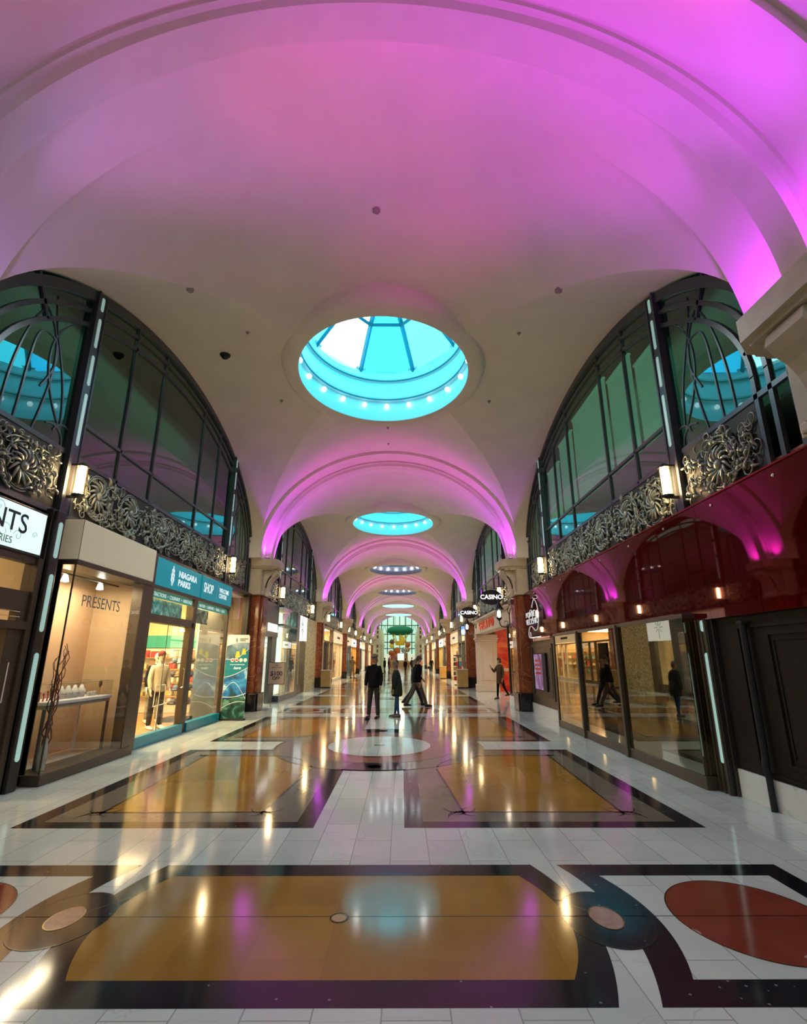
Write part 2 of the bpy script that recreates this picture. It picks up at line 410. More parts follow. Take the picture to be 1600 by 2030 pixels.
def floor_bay(cy):
    KY = 1.19
    for sy in (-1, 1):
        Yy = lambda v: cy + sy * v           # v: distance from the medallion centre
        for sx in (-1, 1):
            X = lambda v: sx * v
            FP([(X(.46), Yy(.49)), (X(3.52), Yy(.49)), (X(3.52), Yy(5.13)), (X(.46), Yy(5.13))], B_, 1)
            FP([(X(.66), Yy(.49)), (X(3.31), Yy(.69)), (X(3.31), Yy(4.93)), (X(.66), Yy(4.93))], T_, 2)
            arc = [(X(2.02 - 1.02*(1 - cos(q))), Yy(1.12 + 1.18*sin(q))) for q in [pi/2*i/10 for i in range(11)]]
            am = [(X(1.12), Yy(4.57)), (X(2.88), Yy(4.58)), (X(3.02), Yy(1.12))] + [(X(1.98 - 1.0*sin(q)), Yy(2.3 - 1.18*cos(q))) for q in [pi/2*i/10 for i in range(11)]]
            FP(am, A_, 3)
            line(am + [am[0]], 0.028, IK, 6)
            flourish(X(1.12), Yy(4.57), -sx*0.9, sy, .34); flourish(X(2.88), Yy(4.58), sx*0.9, sy, .34); flourish(X(3.02), Yy(1.12), sx*.8, -sy*.8, .24)
    ring(0, cy, 1.0, 2.02, KY, T_, 4)
    ring(0, cy, 1.0, 1.5, KY, RO, 5)
    ring(0, cy, .99, 1.10, KY, RF, 6); ring(0, cy, 1.49, 1.53, KY, IK, 6); ring(0, cy, .985, 1.0, KY, IK, 7)
    ring(0, cy, 1.98, 2.02, KY, IK, 6)
    for a in (pi/2, -pi/2):
        ring(0, cy, 1.53, 2.03, KY, B_, 6, a - .25, a + .25, 16)
        FP(ell(0, cy + (1 if a > 0 else -1)*2.08, .11, .12, 24), PK, 8)
        FP(ell(0, cy + (1 if a > 0 else -1)*2.08, .11, .12, 24), PK, 8)
    FP(ell(0, cy, 1.0, 1.19), W_, 8)
    fl.cur = B_; FP([(-.10, cy-.05), (.10, cy-.05), (.10, cy+.05), (-.10, cy+.05)], T_, 9)
def floor_motif(cy):
    def ax(v): return 1.525 - .17*(v/.75)**2       # v in units of .92
    def bl(v): return 1.675 - .175*v*v
    def br(v): return 1.885 - .17*v*v
    def bo(v): return 2.12 - .13*(v/.75)**2
    n = 20; V = [-1 + 2*i/n for i in range(n+1)]; V7 = [-.75 + 1.5*i/n for i in range(n+1)]
    P = lambda f, v, s: (s*f(v), cy + .91*v)
    FP([P(bl, v, -1) for v in V] + [P(bl, v, 1) for v in V[::-1]], B_, 1)
    FP([P(ax, v, -1) for v in V7] + [P(ax, v, 1) for v in V7[::-1]], A_, 2)
    line([(-9, cy + .02), (9, cy + .02)], .008, IK, 3)
    FP(ell(0.02, cy, .055, .06, 20), BR, 5); ring(.02, cy, .05, .062, 1.1, IK, 6)
    for s in (-1, 1):
        FP([P(br, v, s) for v in V] + [(s*3.53, cy+.91), (s*3.53, cy-.91)], B_, 1)
        FP([P(bo, v, s) for v in V7] + [(s*3.33, cy+.68), (s*3.33, cy-.68)], W_, 2)
        FP(ell(s*2.75, cy, .5, .58), RF, 3); ring(s*2.75, cy, .497, .505, 1.16, IK, 4)
        FP(ell(s*1.78, cy, .285, .39), B_, 3); ring(s*1.78, cy, .28, .288, 1.37, IK, 4)
        FP(ell(s*1.785, cy, .10, .155, 32), PK, 5); ring(s*1.785, cy, .098, .105, 1.55, BR, 6)
        line([(s*1.51, cy+.3), (s*1.78, cy)], .006, T_, 4)
for k in range(-1, NB):
    floor_bay(bay(k) - .07); floor_motif(rib(k) - .05)
floor_motif(rib(NB) - .05)
floor = fl.build('floor', FM, recalc=False); struct(floor)

# ------------------------------------------------------------------ pilasters with corbels
def pilaster(s):
    """marble pilaster with base and scrolled corbel, around (s*4.5, 0)"""
    t = thing('marble_pilaster', '', 'pilaster', (s*4.6, 0, 0))
    m = MB()
    m.bbox(s*4.86, s*4.38, -.46, .46, .55, 3.72, .02)
    m.bbox(s*4.86, s*4.30, -.30, .30, .55, 3.72, .02)
    m.build('shaft', redmarble, t)
    m = MB(); m.bbox(s*4.86, s*4.28, -.54, .54, 0.003, .55, .015); m.bbox(s*4.86, s*4.24, -.36, .36, 0.003, .55, .015)
    m.build('base', blackgran, t)
    m = MB()
    m.bbox(s*4.86, s*4.36, -.60, .60, 3.72, 4.60, .02)
    m.bbox(s*4.86, s*4.28, -.52, .52, 3.72, 3.84, .03)
    # abacus with clipped corners
    def slab(x, hy, z0, z1, c):
        m.extrude([(s*4.86, -hy), (s*(x+c), -hy), (s*x, -hy+c), (s*x, hy-c), (s*(x+c), hy), (s*4.86, hy)], z0, z1, 2)
    slab(3.84, .66, 4.70, 4.95, .20); slab(3.90, .60, 4.64, 4.70, .18)
    slab(4.02, .54, 4.58, 4.64, .12)
    cap = m.build('corbel', stonec, t)
    # bracket: concave scroll seen from the hall
    m = MB()
    pts = [(4.45, 4.62), (3.93, 4.62), (3.90, 4.50), (3.98, 4.40), (4.08, 4.32), (4.16, 4.20), (4.21, 4.05), (4.23, 3.90), (4.17, 3.80), (4.12, 3.74), (4.20, 3.68), (4.30, 3.72), (4.45, 3.78)]
    m.extrude([(s*x, z) for x, z in pts], -.24, .24, 1)
    pts2 = [(4.40, 4.58), (4.02, 4.56), (4.07, 4.46), (4.17, 4.36), (4.24, 4.22), (4.28, 4.05), (4.29, 3.88), (4.40, 3.84)]
    m.extrude([(s*x, z) for x, z in pts2], -.31, .31, 1)
    m.build('bracket', stonec, t)
    # dark slot on both cheeks of the bracket
    for sy in (-1, 1):
        m = MB()
        m.tube([(s*4.10, sy*.245, 4.40), (s*4.19, sy*.245, 4.28), (s*4.25, sy*.245, 4.12), (s*4.27, sy*.245, 3.98)], .022, 6)
        m.build('bracket_slot', bronze, t)
    return t
uplamp = mat('uplight_face', (0.9, 0.5, 1), 0.4, emit=(0.75, 0.25, 1.0), es=6)
for s in (-1, 1):
    t0 = pilaster(s)
    t0.location = (s*4.6, rib(1), 0)
    for c in t0.children: pass
    t0['label'] = 'red marble pilaster under a pale stone corbel, nearest one wholly in view on the %s' % SIDE[s]
    for k in [0] + list(range(2, NB + 1)):
        lab = {-1: 'marble pilaster with stone corbel on the %s wall behind the camera', 0: 'stone-capped pilaster beside the camera on the %s, only its cut-off corbel showing'}.get(
            k, 'red marble pilaster with stone corbel, %s one away along the %s wall' % (ORD[k-1], '%s')) % SIDE[s]
        dup(t0, (0, rib(k) - rib(1), 0), lab)

# uplights on the corbels: a small fixture and its lamp
def spot(loc, target, col, power, size, blend=1.0, rad=0.08):
    l = bpy.data.lights.new('uplight_lamp', 'SPOT'); l.color = col; l.energy = power; l.spot_size = radians(size); l.spot_blend = blend
    l.shadow_soft_size = rad
    o = bpy.data.objects.new('uplight_lamp', l); COL.objects.link(o); o.location = loc
    o.rotation_euler = (Vector(target) - Vector(loc)).to_track_quat('-Z', 'Y').to_euler()
    return o
PURPLE, PINK, LAV, RED = (0.62, 0.02, 1.0), (1.0, 0.03, 0.42), (0.45, 0.22, 1.0), (1.0, 0.05, 0.16)
fix0 = None
for k in range(0, NB + 1):
    yk = rib(k)
    for s in (-1, 1):
        for sy in (-1, 1):
            lab = 'small magenta uplight on the %s side of the corbel, %s wall, %s' % ('near' if sy < 0 else 'far', SIDE[s],
                  'behind the camera' if k < 0 else 'beside the camera' if k == 0 else ORD[k-1] + ' pilaster away')
            if fix0 is None:
                fix0 = thing('uplight', lab, 'light', (s*4.20, yk + sy*.50, 4.952), 'uplights on the corbels')
                m = MB(); m.bbox(-.06, .06, -.10, .10, 0, .05, .01); m.build('housing', bronze, fix0, local=True)
                m = MB(); m.box(-.045, .045, -.085, .085, .05, .056); m.build('lens', uplamp, fix0.children[0], local=True)
            else:
                d = dup(fix0); d.location = (s*4.20, yk + sy*.50, 4.952); d['label'] = lab
            if k < 0 and sy < 0: continue
            far = k > 3
            p = (s*4.20, yk + sy*.52, 5.05)
            pw = UP_PURPLE * (1.0 if k > 0 else 1.25)
            if k == 0: pw *= (0.42 if s > 0 else 0.16)
            spot(p, (s*3.9, yk + sy*.70, 7.6), LAV if (k == 0 and s < 0) else PURPLE, pw * (0.5 if k > 0 and sy < 0 else 0.62), 135)
            if not far:
                spot(p, (s*1.2, yk + sy*1.1, 8.6), PINK, UP_PINK * (1.0 if k > 0 else 0.55) * (0.6 if (k > 0 and sy > 0) else 1), 55)
# the coloured washes over the crown of the first bay
spot((-3.95, rib(0)+.5, 5.05), (-.3, rib(0)+1.0, 8.7), RED, 170, 34)
spot((-3.95, rib(0)+.5, 5.05), (-1.6, rib(0)+.7, 8.4), LAV, 150, 60)
spot((3.95, rib(0)+.5, 5.05), (0.8, rib(0)+3.4, 8.5), PINK, 170, 30)
spot((3.95, rib(0)+.5, 5.05), (1.6, rib(0)+1.0, 8.5), PURPLE, 200, 70)
spot((3.95, rib(0)-.5, 5.05), (2.2, rib(0)-1.0, 8.4), PURPLE, 300, 70)
spot((3.95, rib(0)-.5, 5.05), (2.7, rib(0)-1.2, 8.0), RED, 130, 26)
spot((-3.95, rib(0)-.5, 5.05), (0.6, rib(0)-.9, 8.6), PURPLE, 110, 44)

# ------------------------------------------------------------------ skylights
plasterd = mat('drum_plaster_lit', (0.55, 0.80, 0.82), 0.6)  # lit copy of the white drum plaster, turquoise light put into its colour
def dome_mat(name, c, es, c2=None):
    if name in MATS: return MATS[name]
    m = bpy.data.materials.new(name); m.use_nodes = True
    b = m.node_tree.nodes['Principled BSDF']; b.inputs['Base Color'].default_value = (*c, 1); b.inputs['Roughness'].default_value = 0.3
    b.inputs['Emission Strength'].default_value = es; b.inputs['Emission Color'].default_value = (*c, 1)
    MATS[name] = m; return m
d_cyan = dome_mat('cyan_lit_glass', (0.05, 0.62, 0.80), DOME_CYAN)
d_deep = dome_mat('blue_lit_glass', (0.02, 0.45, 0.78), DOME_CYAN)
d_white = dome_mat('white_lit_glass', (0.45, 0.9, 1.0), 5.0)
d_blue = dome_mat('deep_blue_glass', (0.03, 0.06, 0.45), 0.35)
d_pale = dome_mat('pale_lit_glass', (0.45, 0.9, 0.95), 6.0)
mull = mat('teal_mullion', (0.01, 0.16, 0.22), 0.5)
groove = mat('drum_groove', (0.01, 0.25, 0.30), 0.7)
KE = 1.16
def skylight(k, label, mats, drum, bulb_on=True):
    yc = bay(k) - .07
    t = thing('skylight', label, 'skylight', (0, yc, 8.1))
    m = MB(); m.smooth = True
    m.lathe([(2.44, 8.65), (2.42, 8.30), (2.40, 8.25), (2.36, 8.16), (2.30, 8.12), (2.04, 8.10), (2.0, 8.12)], 0, yc, 96, KE); m.build('ceiling_ring', plaster, t, recalc=False)
    m = MB(); m.smooth = False
    P = [(2.0, 8.12), (2.0, 8.40), (2.12, 8.42), (2.12, 8.78), (2.03, 8.80), (2.01, 8.86), (2.01, 9.10), (2.04, 9.12), (2.04, 9.34), (1.98, 9.36), (1.95, 9.43), (1.95, 9.62), (1.90, 9.66)]
    m.lathe(P, 0, yc, 96, KE); m.build('drum', drum, t, recalc=False)
    m = MB(); m.lathe([(2.035, 8.785), (2.02, 8.80), (2.015, 8.815), (2.03, 8.82)], 0, yc, 96, KE); m.lathe([(1.985, 9.35), (1.965, 9.365), (1.96, 9.38), (1.97, 9.385)], 0, yc, 96, KE)
    m.build('groove', groove, t, recalc=False)
    a8 = [radians(22.5 + 45*i) for i in range(8)]
    def oc(r, z): return [(r*cos(a), yc + r*KE*sin(a), z) for a in a8]
    o1, o2, o3 = oc(2.02, 9.60), oc(1.12, 10.5), oc(.25, 11.1)
    for i in range(8):
        m = MB(); j = (i+1) % 8
        m.add([o1[i], o1[j], o2[j], o2[i], o3[j], o3[i]], [(0,1,2,3), (3,2,4,5)])
        m.build('dome_pane', mats[i % len(mats)], t, recalc=False)
    m = MB()
    for i in range(8):
        j = (i+1) % 8
        m.tube([Vector(o1[i])*.985 + Vector((0, yc*.015, .12)), Vector(o2[i]) - Vector((0,0,.03)), Vector(o3[i]) - Vector((0,0,.03))], .065, 4)
        m.tube([Vector(o2[i]) - Vector((0,0,.03)), Vector(o2[j]) - Vector((0,0,.03))], .06, 4)
    m.build('mullion', mull, t)
    for i in range(20):
        a = 2*pi*(i + .5)/20 + pi/20
        m = MB(); m.smooth = True; m.ball((2.04*cos(a), yc + 2.04*KE*sin(a), 8.60), (.07, .07, .075), 10, 8)
        m.build('bulb', bulbm, t, recalc=False)
    return t
sky_labels = ['nearest round skylight, turquoise lit drum with bulbs under an eight-sided glass lantern',
              'second round skylight along the ceiling, pale turquoise drum ringed with bulbs',
              'third skylight along the vault, dark blue with white bulbs glowing',
              'fourth skylight, dim blue-grey oval with a row of white bulbs',
              'fifth skylight, bright thin white-turquoise oval', 'farthest skylight, thin white oval before the atrium arch']
bulb_hot = mat('bulb_hot', (1, 1, 1), 0.3, emit=(1, 1, 0.95), es=14)
drumdim = mat('drum_plaster_shaded', (0.25, 0.27, 0.36), 0.7)  # shaded copy of the drum plaster, dimness put into its colour
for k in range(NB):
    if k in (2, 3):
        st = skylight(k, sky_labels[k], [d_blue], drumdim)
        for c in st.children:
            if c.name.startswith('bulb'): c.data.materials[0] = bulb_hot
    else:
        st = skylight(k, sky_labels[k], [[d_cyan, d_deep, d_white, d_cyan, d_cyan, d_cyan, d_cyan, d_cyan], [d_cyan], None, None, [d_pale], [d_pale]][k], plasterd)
st = skylight(-1, 'round turquoise skylight overhead behind the camera', [d_cyan], plasterd)

# the drum bulbs' light falling to the floor
for k in range(-1, NB):
    for a in (45, 135, 225, 315):
        x, y = 1.85*cos(radians(a)), bay(k) - .07 + 1.85*KE*sin(radians(a))
        o = spot((x, y, 8.11), (x*1.6, y + (y - bay(k))*.9, 0), (1.0, .98, .90), DOWN, 120, .5, .05); o.name = 'drum_downlight'; o.data.name = 'drum_downlight'
# small round detectors, sprinklers and the camera dome on the plaster
def on_vault(x, y, k):
    yy = y - bay(k); zm = ZS + vbf(yy)*sqrt(max(0, 1 - (x/VA)**2)); zc = ZS + CB*sqrt(max(0, 1 - (yy/CA)**2)) if abs(yy) < CA else 0
    return max(zm, zc)
det = None
for (x, y, lab) in [(-3.1, 7.25, 'round smoke detector on the pink vault, upper left of the first skylight'),
                    (0.02, 6.65, 'round smoke detector on the crown of the vault before the first skylight'),
                    (3.05, 7.25, 'round smoke detector on the vault, upper right of the first skylight')]:
    z = on_vault(x, y, 0)
    if det is None:
        det = thing('smoke_detector', lab, 'detector', (x, y, z), 'detectors on the vault')
        m = MB(); m.lathe([(.0, -.045), (.045, -.045), (.06, -.03), (.062, 0.01)], 0, 0, 20); m.build('housing', mat('detector_grey', (.36, .28, .26), .6), det, local=True)
    else:
        d = dup(det); d.location = (x, y, z); d['label'] = lab
sp = None
for (x, y, lab) in [(-2.75, 9.2, 'tiny sprinkler head in the ceiling left of the first skylight'), (2.85, 9.2, 'tiny sprinkler head in the ceiling right of the first skylight'),
                    (-2.75, 12.3, 'tiny sprinkler head above the left lunette, beside the skylight'), (2.75, 12.3, 'tiny sprinkler head above the right lunette, beside the skylight'),
                    (0.0, 14.6, 'tiny sprinkler head just beyond the first skylight'), (-0.02, 16.2, 'tiny sprinkler head before the first rib arch')]:
    z = on_vault(x, y, 0)
    if sp is None:
        sp = thing('sprinkler', lab, 'sprinkler', (x, y, z), 'sprinklers in the ceiling')
        m = MB(); m.lathe([(0, -.05), (.02, -.05), (.02, -.02), (.045, -.012), (.045, 0.01)], 0, 0, 12); m.build('head', mat('detector_grey', (.36, .28, .26), .6), sp, local=True)
    else:
        d = dup(sp); d.location = (x, y, z); d['label'] = lab
zc = on_vault(-3.55, 10.2, 0)
t = thing('security_camera', 'black dome security camera on the ceiling above the left lunette', 'camera', (-3.55, 10.2, zc))
m = MB(); m.smooth = True; m.lathe([(.11, .03), (.115, -.03), (.10, -.05)], -3.55, 10.2 , 20, cap=True)
m.v = [(a, b, c + zc) for a, b, c in m.v]; m.build('base', blackm, t)
m = MB(); m.smooth = True; m.ball((-3.55, 10.2, zc - .05), (.085, .085, .07)); m.build('dome', mat('smoke_dome', (.01, .01, .012), .08), t)

# ------------------------------------------------------------------ lunette windows, friezes, posts
YL = 11.2 - bay(0)        # slight offset of the window centre from the bay centre
A3, B3, A2, B2 = 5.60, 2.75, 5.85, 3.00
def arch_pts(A, B, u0, u1, n, z0=ZS):
    out = []
    for i in range(n+1):
        u = u0 + (u1-u0)*i/n; out.append((u, z0 + B*sqrt(max(0, 1 - (u/A)**2))))
    return out
def strip2d(m, s, pts, w, x0, x1):
    """bar of width w following pts in the (y,z) plane, between depths x0 and x1"""
    n = len(pts); a = []; b = []
    for i, p in enumerate(pts):
        q = Vector(pts[min(i+1, n-1)]) - Vector(pts[max(i-1, 0)]); q.normalize(); nn = Vector((-q.y, q.x)) * w/2
        a.append(Vector(p) + nn); b.append(Vector(p) - nn)
    rows = []
    for pt, x in ((a, x0), (a, x1), (b, x1), (b, x0), (a, x0)):
        rows.append([(s*x, q.x, q.y) for q in pt])
    m.grid(rows)
    for i in (0, n-1): m.poly([(s*x0, a[i].x, a[i].y), (s*x1, a[i].x, a[i].y), (s*x1, b[i].x, b[i].y), (s*x0, b[i].x, b[i].y)])
def aarch(A, B, n=48):
    return [(A*cos(pi*i/n), ZS + B*sin(pi*i/n)) for i in range(n+1)]
def lunette(s):
    root = bpy.data.objects.new('window_1', None); COL.objects.link(root); struct(root)
    fx0, fx1 = XW + .02, XW - .035
    m = MB()
    strip2d(m, s, aarch(CA - .07, CB - .07), .16, fx0, fx1 - .03)
    strip2d(m, s, aarch(A2, B2), .07, fx0, fx1)
    strip2d(m, s, aarch(A3, B3), .07, fx0, fx1)
    for u in (-A3, A3, -A2, A2, -CA+.08, CA-.08): strip2d(m, s, [(u, 3.75), (u, ZS+.02)], .07, fx0, fx1)
    for u in (-2.4, -1.17, 1.17, 2.4):
        strip2d(m, s, [(u, 4.68), (u, ZS + (CB-.1)*sqrt(1 - (u/CA)**2))], .055, fx0, fx1)
    for d, u in ((-1, -4.75), (1, 4.75)):
        z3 = ZS + B3*sqrt(1 - (u/A3)**2)
        strip2d(m, s, [(u, z3), (u + d*.42, z3 + .75)], .055, fx0, fx1)
        z3 = ZS + .35
        strip2d(m, s, [(d*(A3 - .05), z3), (d*(CA - .1), z3 + .28)], .055, fx0, fx1)
    strip2d(m, s, [(-3.7, 5.30), (3.7, 5.30)], .055, fx0, fx1)
    strip2d(m, s, [(-CA, 4.70), (CA, 4.70)], .07, fx0, fx1)
    strip2d(m, s, [(-CA, 3.735), (CA, 3.735)], .08, fx0, fx1 - .02)
    m.build('window_frame', steel, root)
    m = MB()
    for d in (-1, 1):   # whiplash tracery of the corner lights
        C = lambda pts: strip2d(m, s, [(d*u, z) for u, z in pts], .026, XW + .005, XW - .015)
        def bez(p0, p1, p2, p3, n=14):
            return [tuple(((1-t)**3)*Vector(p0) + 3*((1-t)**2)*t*Vector(p1) + 3*(1-t)*t*t*Vector(p2) + t**3*Vector(p3)) for t in [i/n for i in range(n+1)]]
        C(bez((3.95, 4.72), (3.95, 5.0), (4.2, 5.05), (4.35, 4.95))); C(bez((3.78, 4.98), (3.9, 5.12), (4.1, 5.1), (4.18, 4.9)))
        C(bez((4.05, 5.05), (4.1, 6.0), (4.55, 6.2), (4.6, 6.9))); C(bez((4.12, 5.05), (4.6, 5.6), (4.7, 6.2), (4.2, 6.7)))
        C(bez((4.2, 6.7), (4.05, 6.85), (3.9, 6.9), (3.78, 6.92))); C(bez((4.6, 6.9), (4.3, 7.1), (3.95, 7.3), (3.8, 7.15)))
        C(bez((4.95, 4.72), (4.85, 5.9), (4.95, 6.3), (4.55, 6.25))); C(bez((5.2, 4.72), (5.2, 5.6), (5.0, 6.3), (4.75, 6.6)))
        C(bez((4.6, 4.72), (4.35, 5.7), (4.3, 6.3), (4.75, 6.6))); C(bez((4.55, 6.25), (4.35, 6.2), (4.3, 5.9), (4.6, 5.4)))
    m.build('tracery', steel, root)
    m = MB()
    pts = [(CA, 4.68)] + aarch(CA, CB, 40) + [(-CA, 4.68)]
    m.add([(s*(XW), u, z) for u, z in pts], [list(range(len(pts)))])
    m.build('pane', lunglass, root, recalc=False)
    # blinds hanging behind
    m = MB()
    U = [-3.6, -2.45, -1.2, 1.12, 2.35, 3.6] if s > 0 else []
    for a, b in zip(U[:-1], U[1:]):
        zt = min(ZS + B3*sqrt(1 - (a/A3)**2), ZS + B3*sqrt(1 - (b/A3)**2)) - .05
        m.box(s*(XW + .14), s*(XW + .15), a + .1, b - .03, 5.36, zt)
        m.box(s*(XW + .11), s*(XW + .17), a + .1, b - .03, zt, zt + .05)
    if U: m.build('blind', blind, root)
    m = MB()
    m.box(s*(XW + 1.5), s*(XW + 1.55), -CA, CA, 4.6, 8.4); m.box(s*(XW + .1), s*(XW + 1.5), -CA, CA, 4.55, 4.6)
    m.build('back_room', mat('back_room', (.10, .26, .20), .9), root)
    root.location = (0, bay(0) + YL, 0)
    return root
def area(loc, rot, sx, sy, power, col, name='shop_light'):
    l = bpy.data.lights.new(name, 'AREA'); l.shape = 'RECTANGLE'; l.size = sx; l.size_y = sy; l.energy = power; l.color = col
    o = bpy.data.objects.new(name, l); COL.objects.link(o); o.location = loc; o.rotation_euler = rot; return o
for s in (-1, 1):
    for k in (0, 1): area((s*(XW + .9), bay(k) + YL, 8.2), (0, 0, 0), .8, 8, 16, (.7, 1, .85), 'back_room_fill')  # added greenish fill behind the lunettes, so their glass looks teal
wn = 0
for s in (-1, 1):
    w0 = lunette(s); wn += 1; w0.name = 'window_%d' % wn
    for k in [-1] + list(range(1, NB)):
        c = w0.copy(); COL.objects.link(c); c.location = (0, bay(k) + YL, 0); wn += 1; c.name = 'window_%d' % wn
        for ch in list(w0.children):
            d = ch.copy(); COL.objects.link(d); d.parent = c

def scroll(m, rr, x, u, z, r0, turns, a0, d, n=16, w=.012):
    pts = []; rs = []
    for i in range(n+1):
        t = i/n; r = r0*(1 - t*.85); a = a0 + d*turns*2*pi*t
        pts.append((x + .012*sin(t*pi), u + r*cos(a) - r0*cos(a0), z + r*sin(a) - r0*sin(a0))); rs.append(w*(1 - .5*t))
    m.tube(pts, rs, 4, caps=False)
def leaf(m, s, x, u, z, ln, a, bend=.6, w=.02):
    pts = []; rs = []
    for i in range(6):
        t = i/5; an = a + bend*t
        pts.append((x - s*.03*sin(pi*t), u + ln*t*cos(an), z + ln*t*sin(an))); rs.append(w*(.35 + sin(pi*min(1, t*1.05)))*.8 + .002)
    m.tube(pts, rs, 5, caps=False)
def frieze(s, u0, u1, seed):
    rr = random.Random(seed)
    t = thing('relief_frieze', '', 'frieze', (0, 0, 0))
    m = MB(); m.box(s*(XW + .01), s*(XW - .02), u0, u1, 3.78, 4.665); m.build('backing', frieze_d, t)
    m = MB(); m.smooth = True
    x = s*(XW - .045)
    W = u1 - u0; nf = max(1, round(W/1.25)); cz = 4.22
    def inside(u, z): return u0 + .04 < u < u1 - .04 and 3.82 < z < 4.62
    fl_ = []
    for i in range(nf):
        fu = u0 + W*(i + .5)/nf + rr.uniform(-.08, .08); fz = cz + rr.choice((-.07, .05)); fl_.append((fu, fz))
        m.ball((x - s*.035, fu, fz), (.045, .07, .07), 8, 6)
        for j in range(13):
            a = 2*pi*j/13; pts = []; rs = []
            for q in range(6):
                tt = q/5; an = a + .75*tt
                rad = .06 + .20*tt
                pts.append((x - s*(.035*sin(pi*tt*.9) + .01), fu + rad*cos(an), fz + rad*sin(an))); rs.append(.018*(.6 + .8*sin(pi*tt)))
            m.tube(pts, rs, 4, caps=False)
        for r_, n_ in ((.31, 1), (.345, 1)):
            m.tube([(x - s*.01, fu + r_*cos(2*pi*q/22), fz + r_*sin(2*pi*q/22)) for q in range(19)], .011, 4, caps=False)
        for j in range(14):   # gadrooned curls under the flower
            a = -pi*.95 + j*pi*.9/14; r_ = .39
            if inside(fu + r_*cos(a), fz + r_*sin(a)): leaf(m, s, x, fu + r_*cos(a), fz + r_*sin(a), .10, a + .9, .9, .018)
    for i in range(int(W*46)):
        u, z = rr.uniform(u0 + .08, u1 - .08), rr.uniform(3.86, 4.58)
        if min((u-a)**2 + (z-b)**2 for a, b in fl_) < .075: continue
        r0 = rr.uniform(.05, .13)
        if z + r0 > 4.65: z -= r0
        if z - r0 < 3.80: z += r0
        scroll(m, rr, x - s*rr.uniform(0, .015), u, z, r0, rr.uniform(.8, 1.5), rr.uniform(0, 6.28), rr.choice((-1, 1)), 11, rr.uniform(.008, .015))
    for i in range(int(W*52)):
        u, z = rr.uniform(u0 + .1, u1 - .1), rr.uniform(3.88, 4.56)
        if min((u-a)**2 + (z-b)**2 for a, b in fl_) < .075: continue
        leaf(m, s, x - s*rr.uniform(0, .02), u, z, rr.uniform(.08, .16), rr.uniform(0, 6.28), rr.uniform(-1, 1), rr.uniform(.013, .024))
    for i in range(int(W*1.6)):   # long sweeping stems
        u = rr.uniform(u0 + .3, u1 - .3); r_ = rr.uniform(.25, .38); a0 = rr.uniform(0, 6.28)
        m.tube([(x - s*.03, max(u0+.03, min(u1-.03, u + 1.2*r_*cos(a0 + q*.25))), max(3.81, min(4.64, cz + r_*sin(a0 + q*.25)))) for q in range(13)], .012, 4, caps=False)
    m.build('scrollwork', frieze_m, t, recalc=False)
    return t
FR = [('near', -A3 + .06, -3.88), ('middle', -3.56, 3.56), ('far', 3.88, A3 - .06)]
for s in (-1, 1):
    for nm, u0, u1 in FR:
        f0 = frieze(s, u0, u1, 11 + int(u0*3) + s); f0.location = (0, bay(0) + YL, 0)
        f0['label'] = 'cast metal flower relief, %s panel under the first lunette on the %s' % (nm, SIDE[s])
        for k in range(1, NB):
            dup(f0, (0, L*k, 0), 'cast metal relief, %s panel below the %s lunette on the %s' % (nm, ORD[k], SIDE[s]))

def capsule(m, s, x, y, z0, z1, w, d=.012):
    r = w/2; pts = [(y + r*cos(a), z1 - r + r*sin(a)) for a in [pi*i/8 for i in range(9)]] + [(y - r*cos(a), z0 + r - r*sin(a)) for a in [pi*i/8 for i in range(9)]]
    m.extrude(pts, s*x, s*(x - d), 0)
def post(s, lab):
    t = thing('metal_post', lab, 'post', (s*4.7, 0, 0))
    m = MB()
    m.box(s*4.80, s*4.66, -.13, .13, 3.74, 7.60)
    m.box(s*4.66, s*4.645, -.13, -.09, 3.76, 7.62); m.box(s*4.66, s*4.645, .09, .13, 3.76, 7.62)
    m.build('upright', steel, t)
    for z0, z1 in ((4.85, 5.75), (5.9, 6.45), (6.6, 7.15), (7.3, 7.56)):
        m = MB(); capsule(m, s, 4.662, 0, z0, z1, .07); m.build('light_strip', stripglow, t)
    return t
def low_post(s, lab, y, ztop):
    t = thing('shop_post', lab, 'post', (s*4.7, y, 0))
    m = MB()
    m.bbox(s*4.86, s*4.60, y - .16, y + .14, 0.003, ztop, .01); m.bbox(s*4.64, s*4.55, y - .12, y + .06, 0.003, ztop - .02, .01)
    m.build('upright', bronze, t)
    for z0, z1 in ((.36, 1.72), (2.0, 2.8), (3.03, 3.56)):
        if z0 > ztop: continue
        m = MB(); capsule(m, s, 4.552, y - .03, z0, min(z1, ztop - .01), .085); m.build('light_strip', stripglow, t)
    return t
low_post(-1, 'dark post with glowing green-white strips between the gift shop entrance and its display window', 7.33, 3.74)
low_post(1, 'dark post with one long pale strip between the restaurant glass and the dark panelling', 7.22, 2.16)
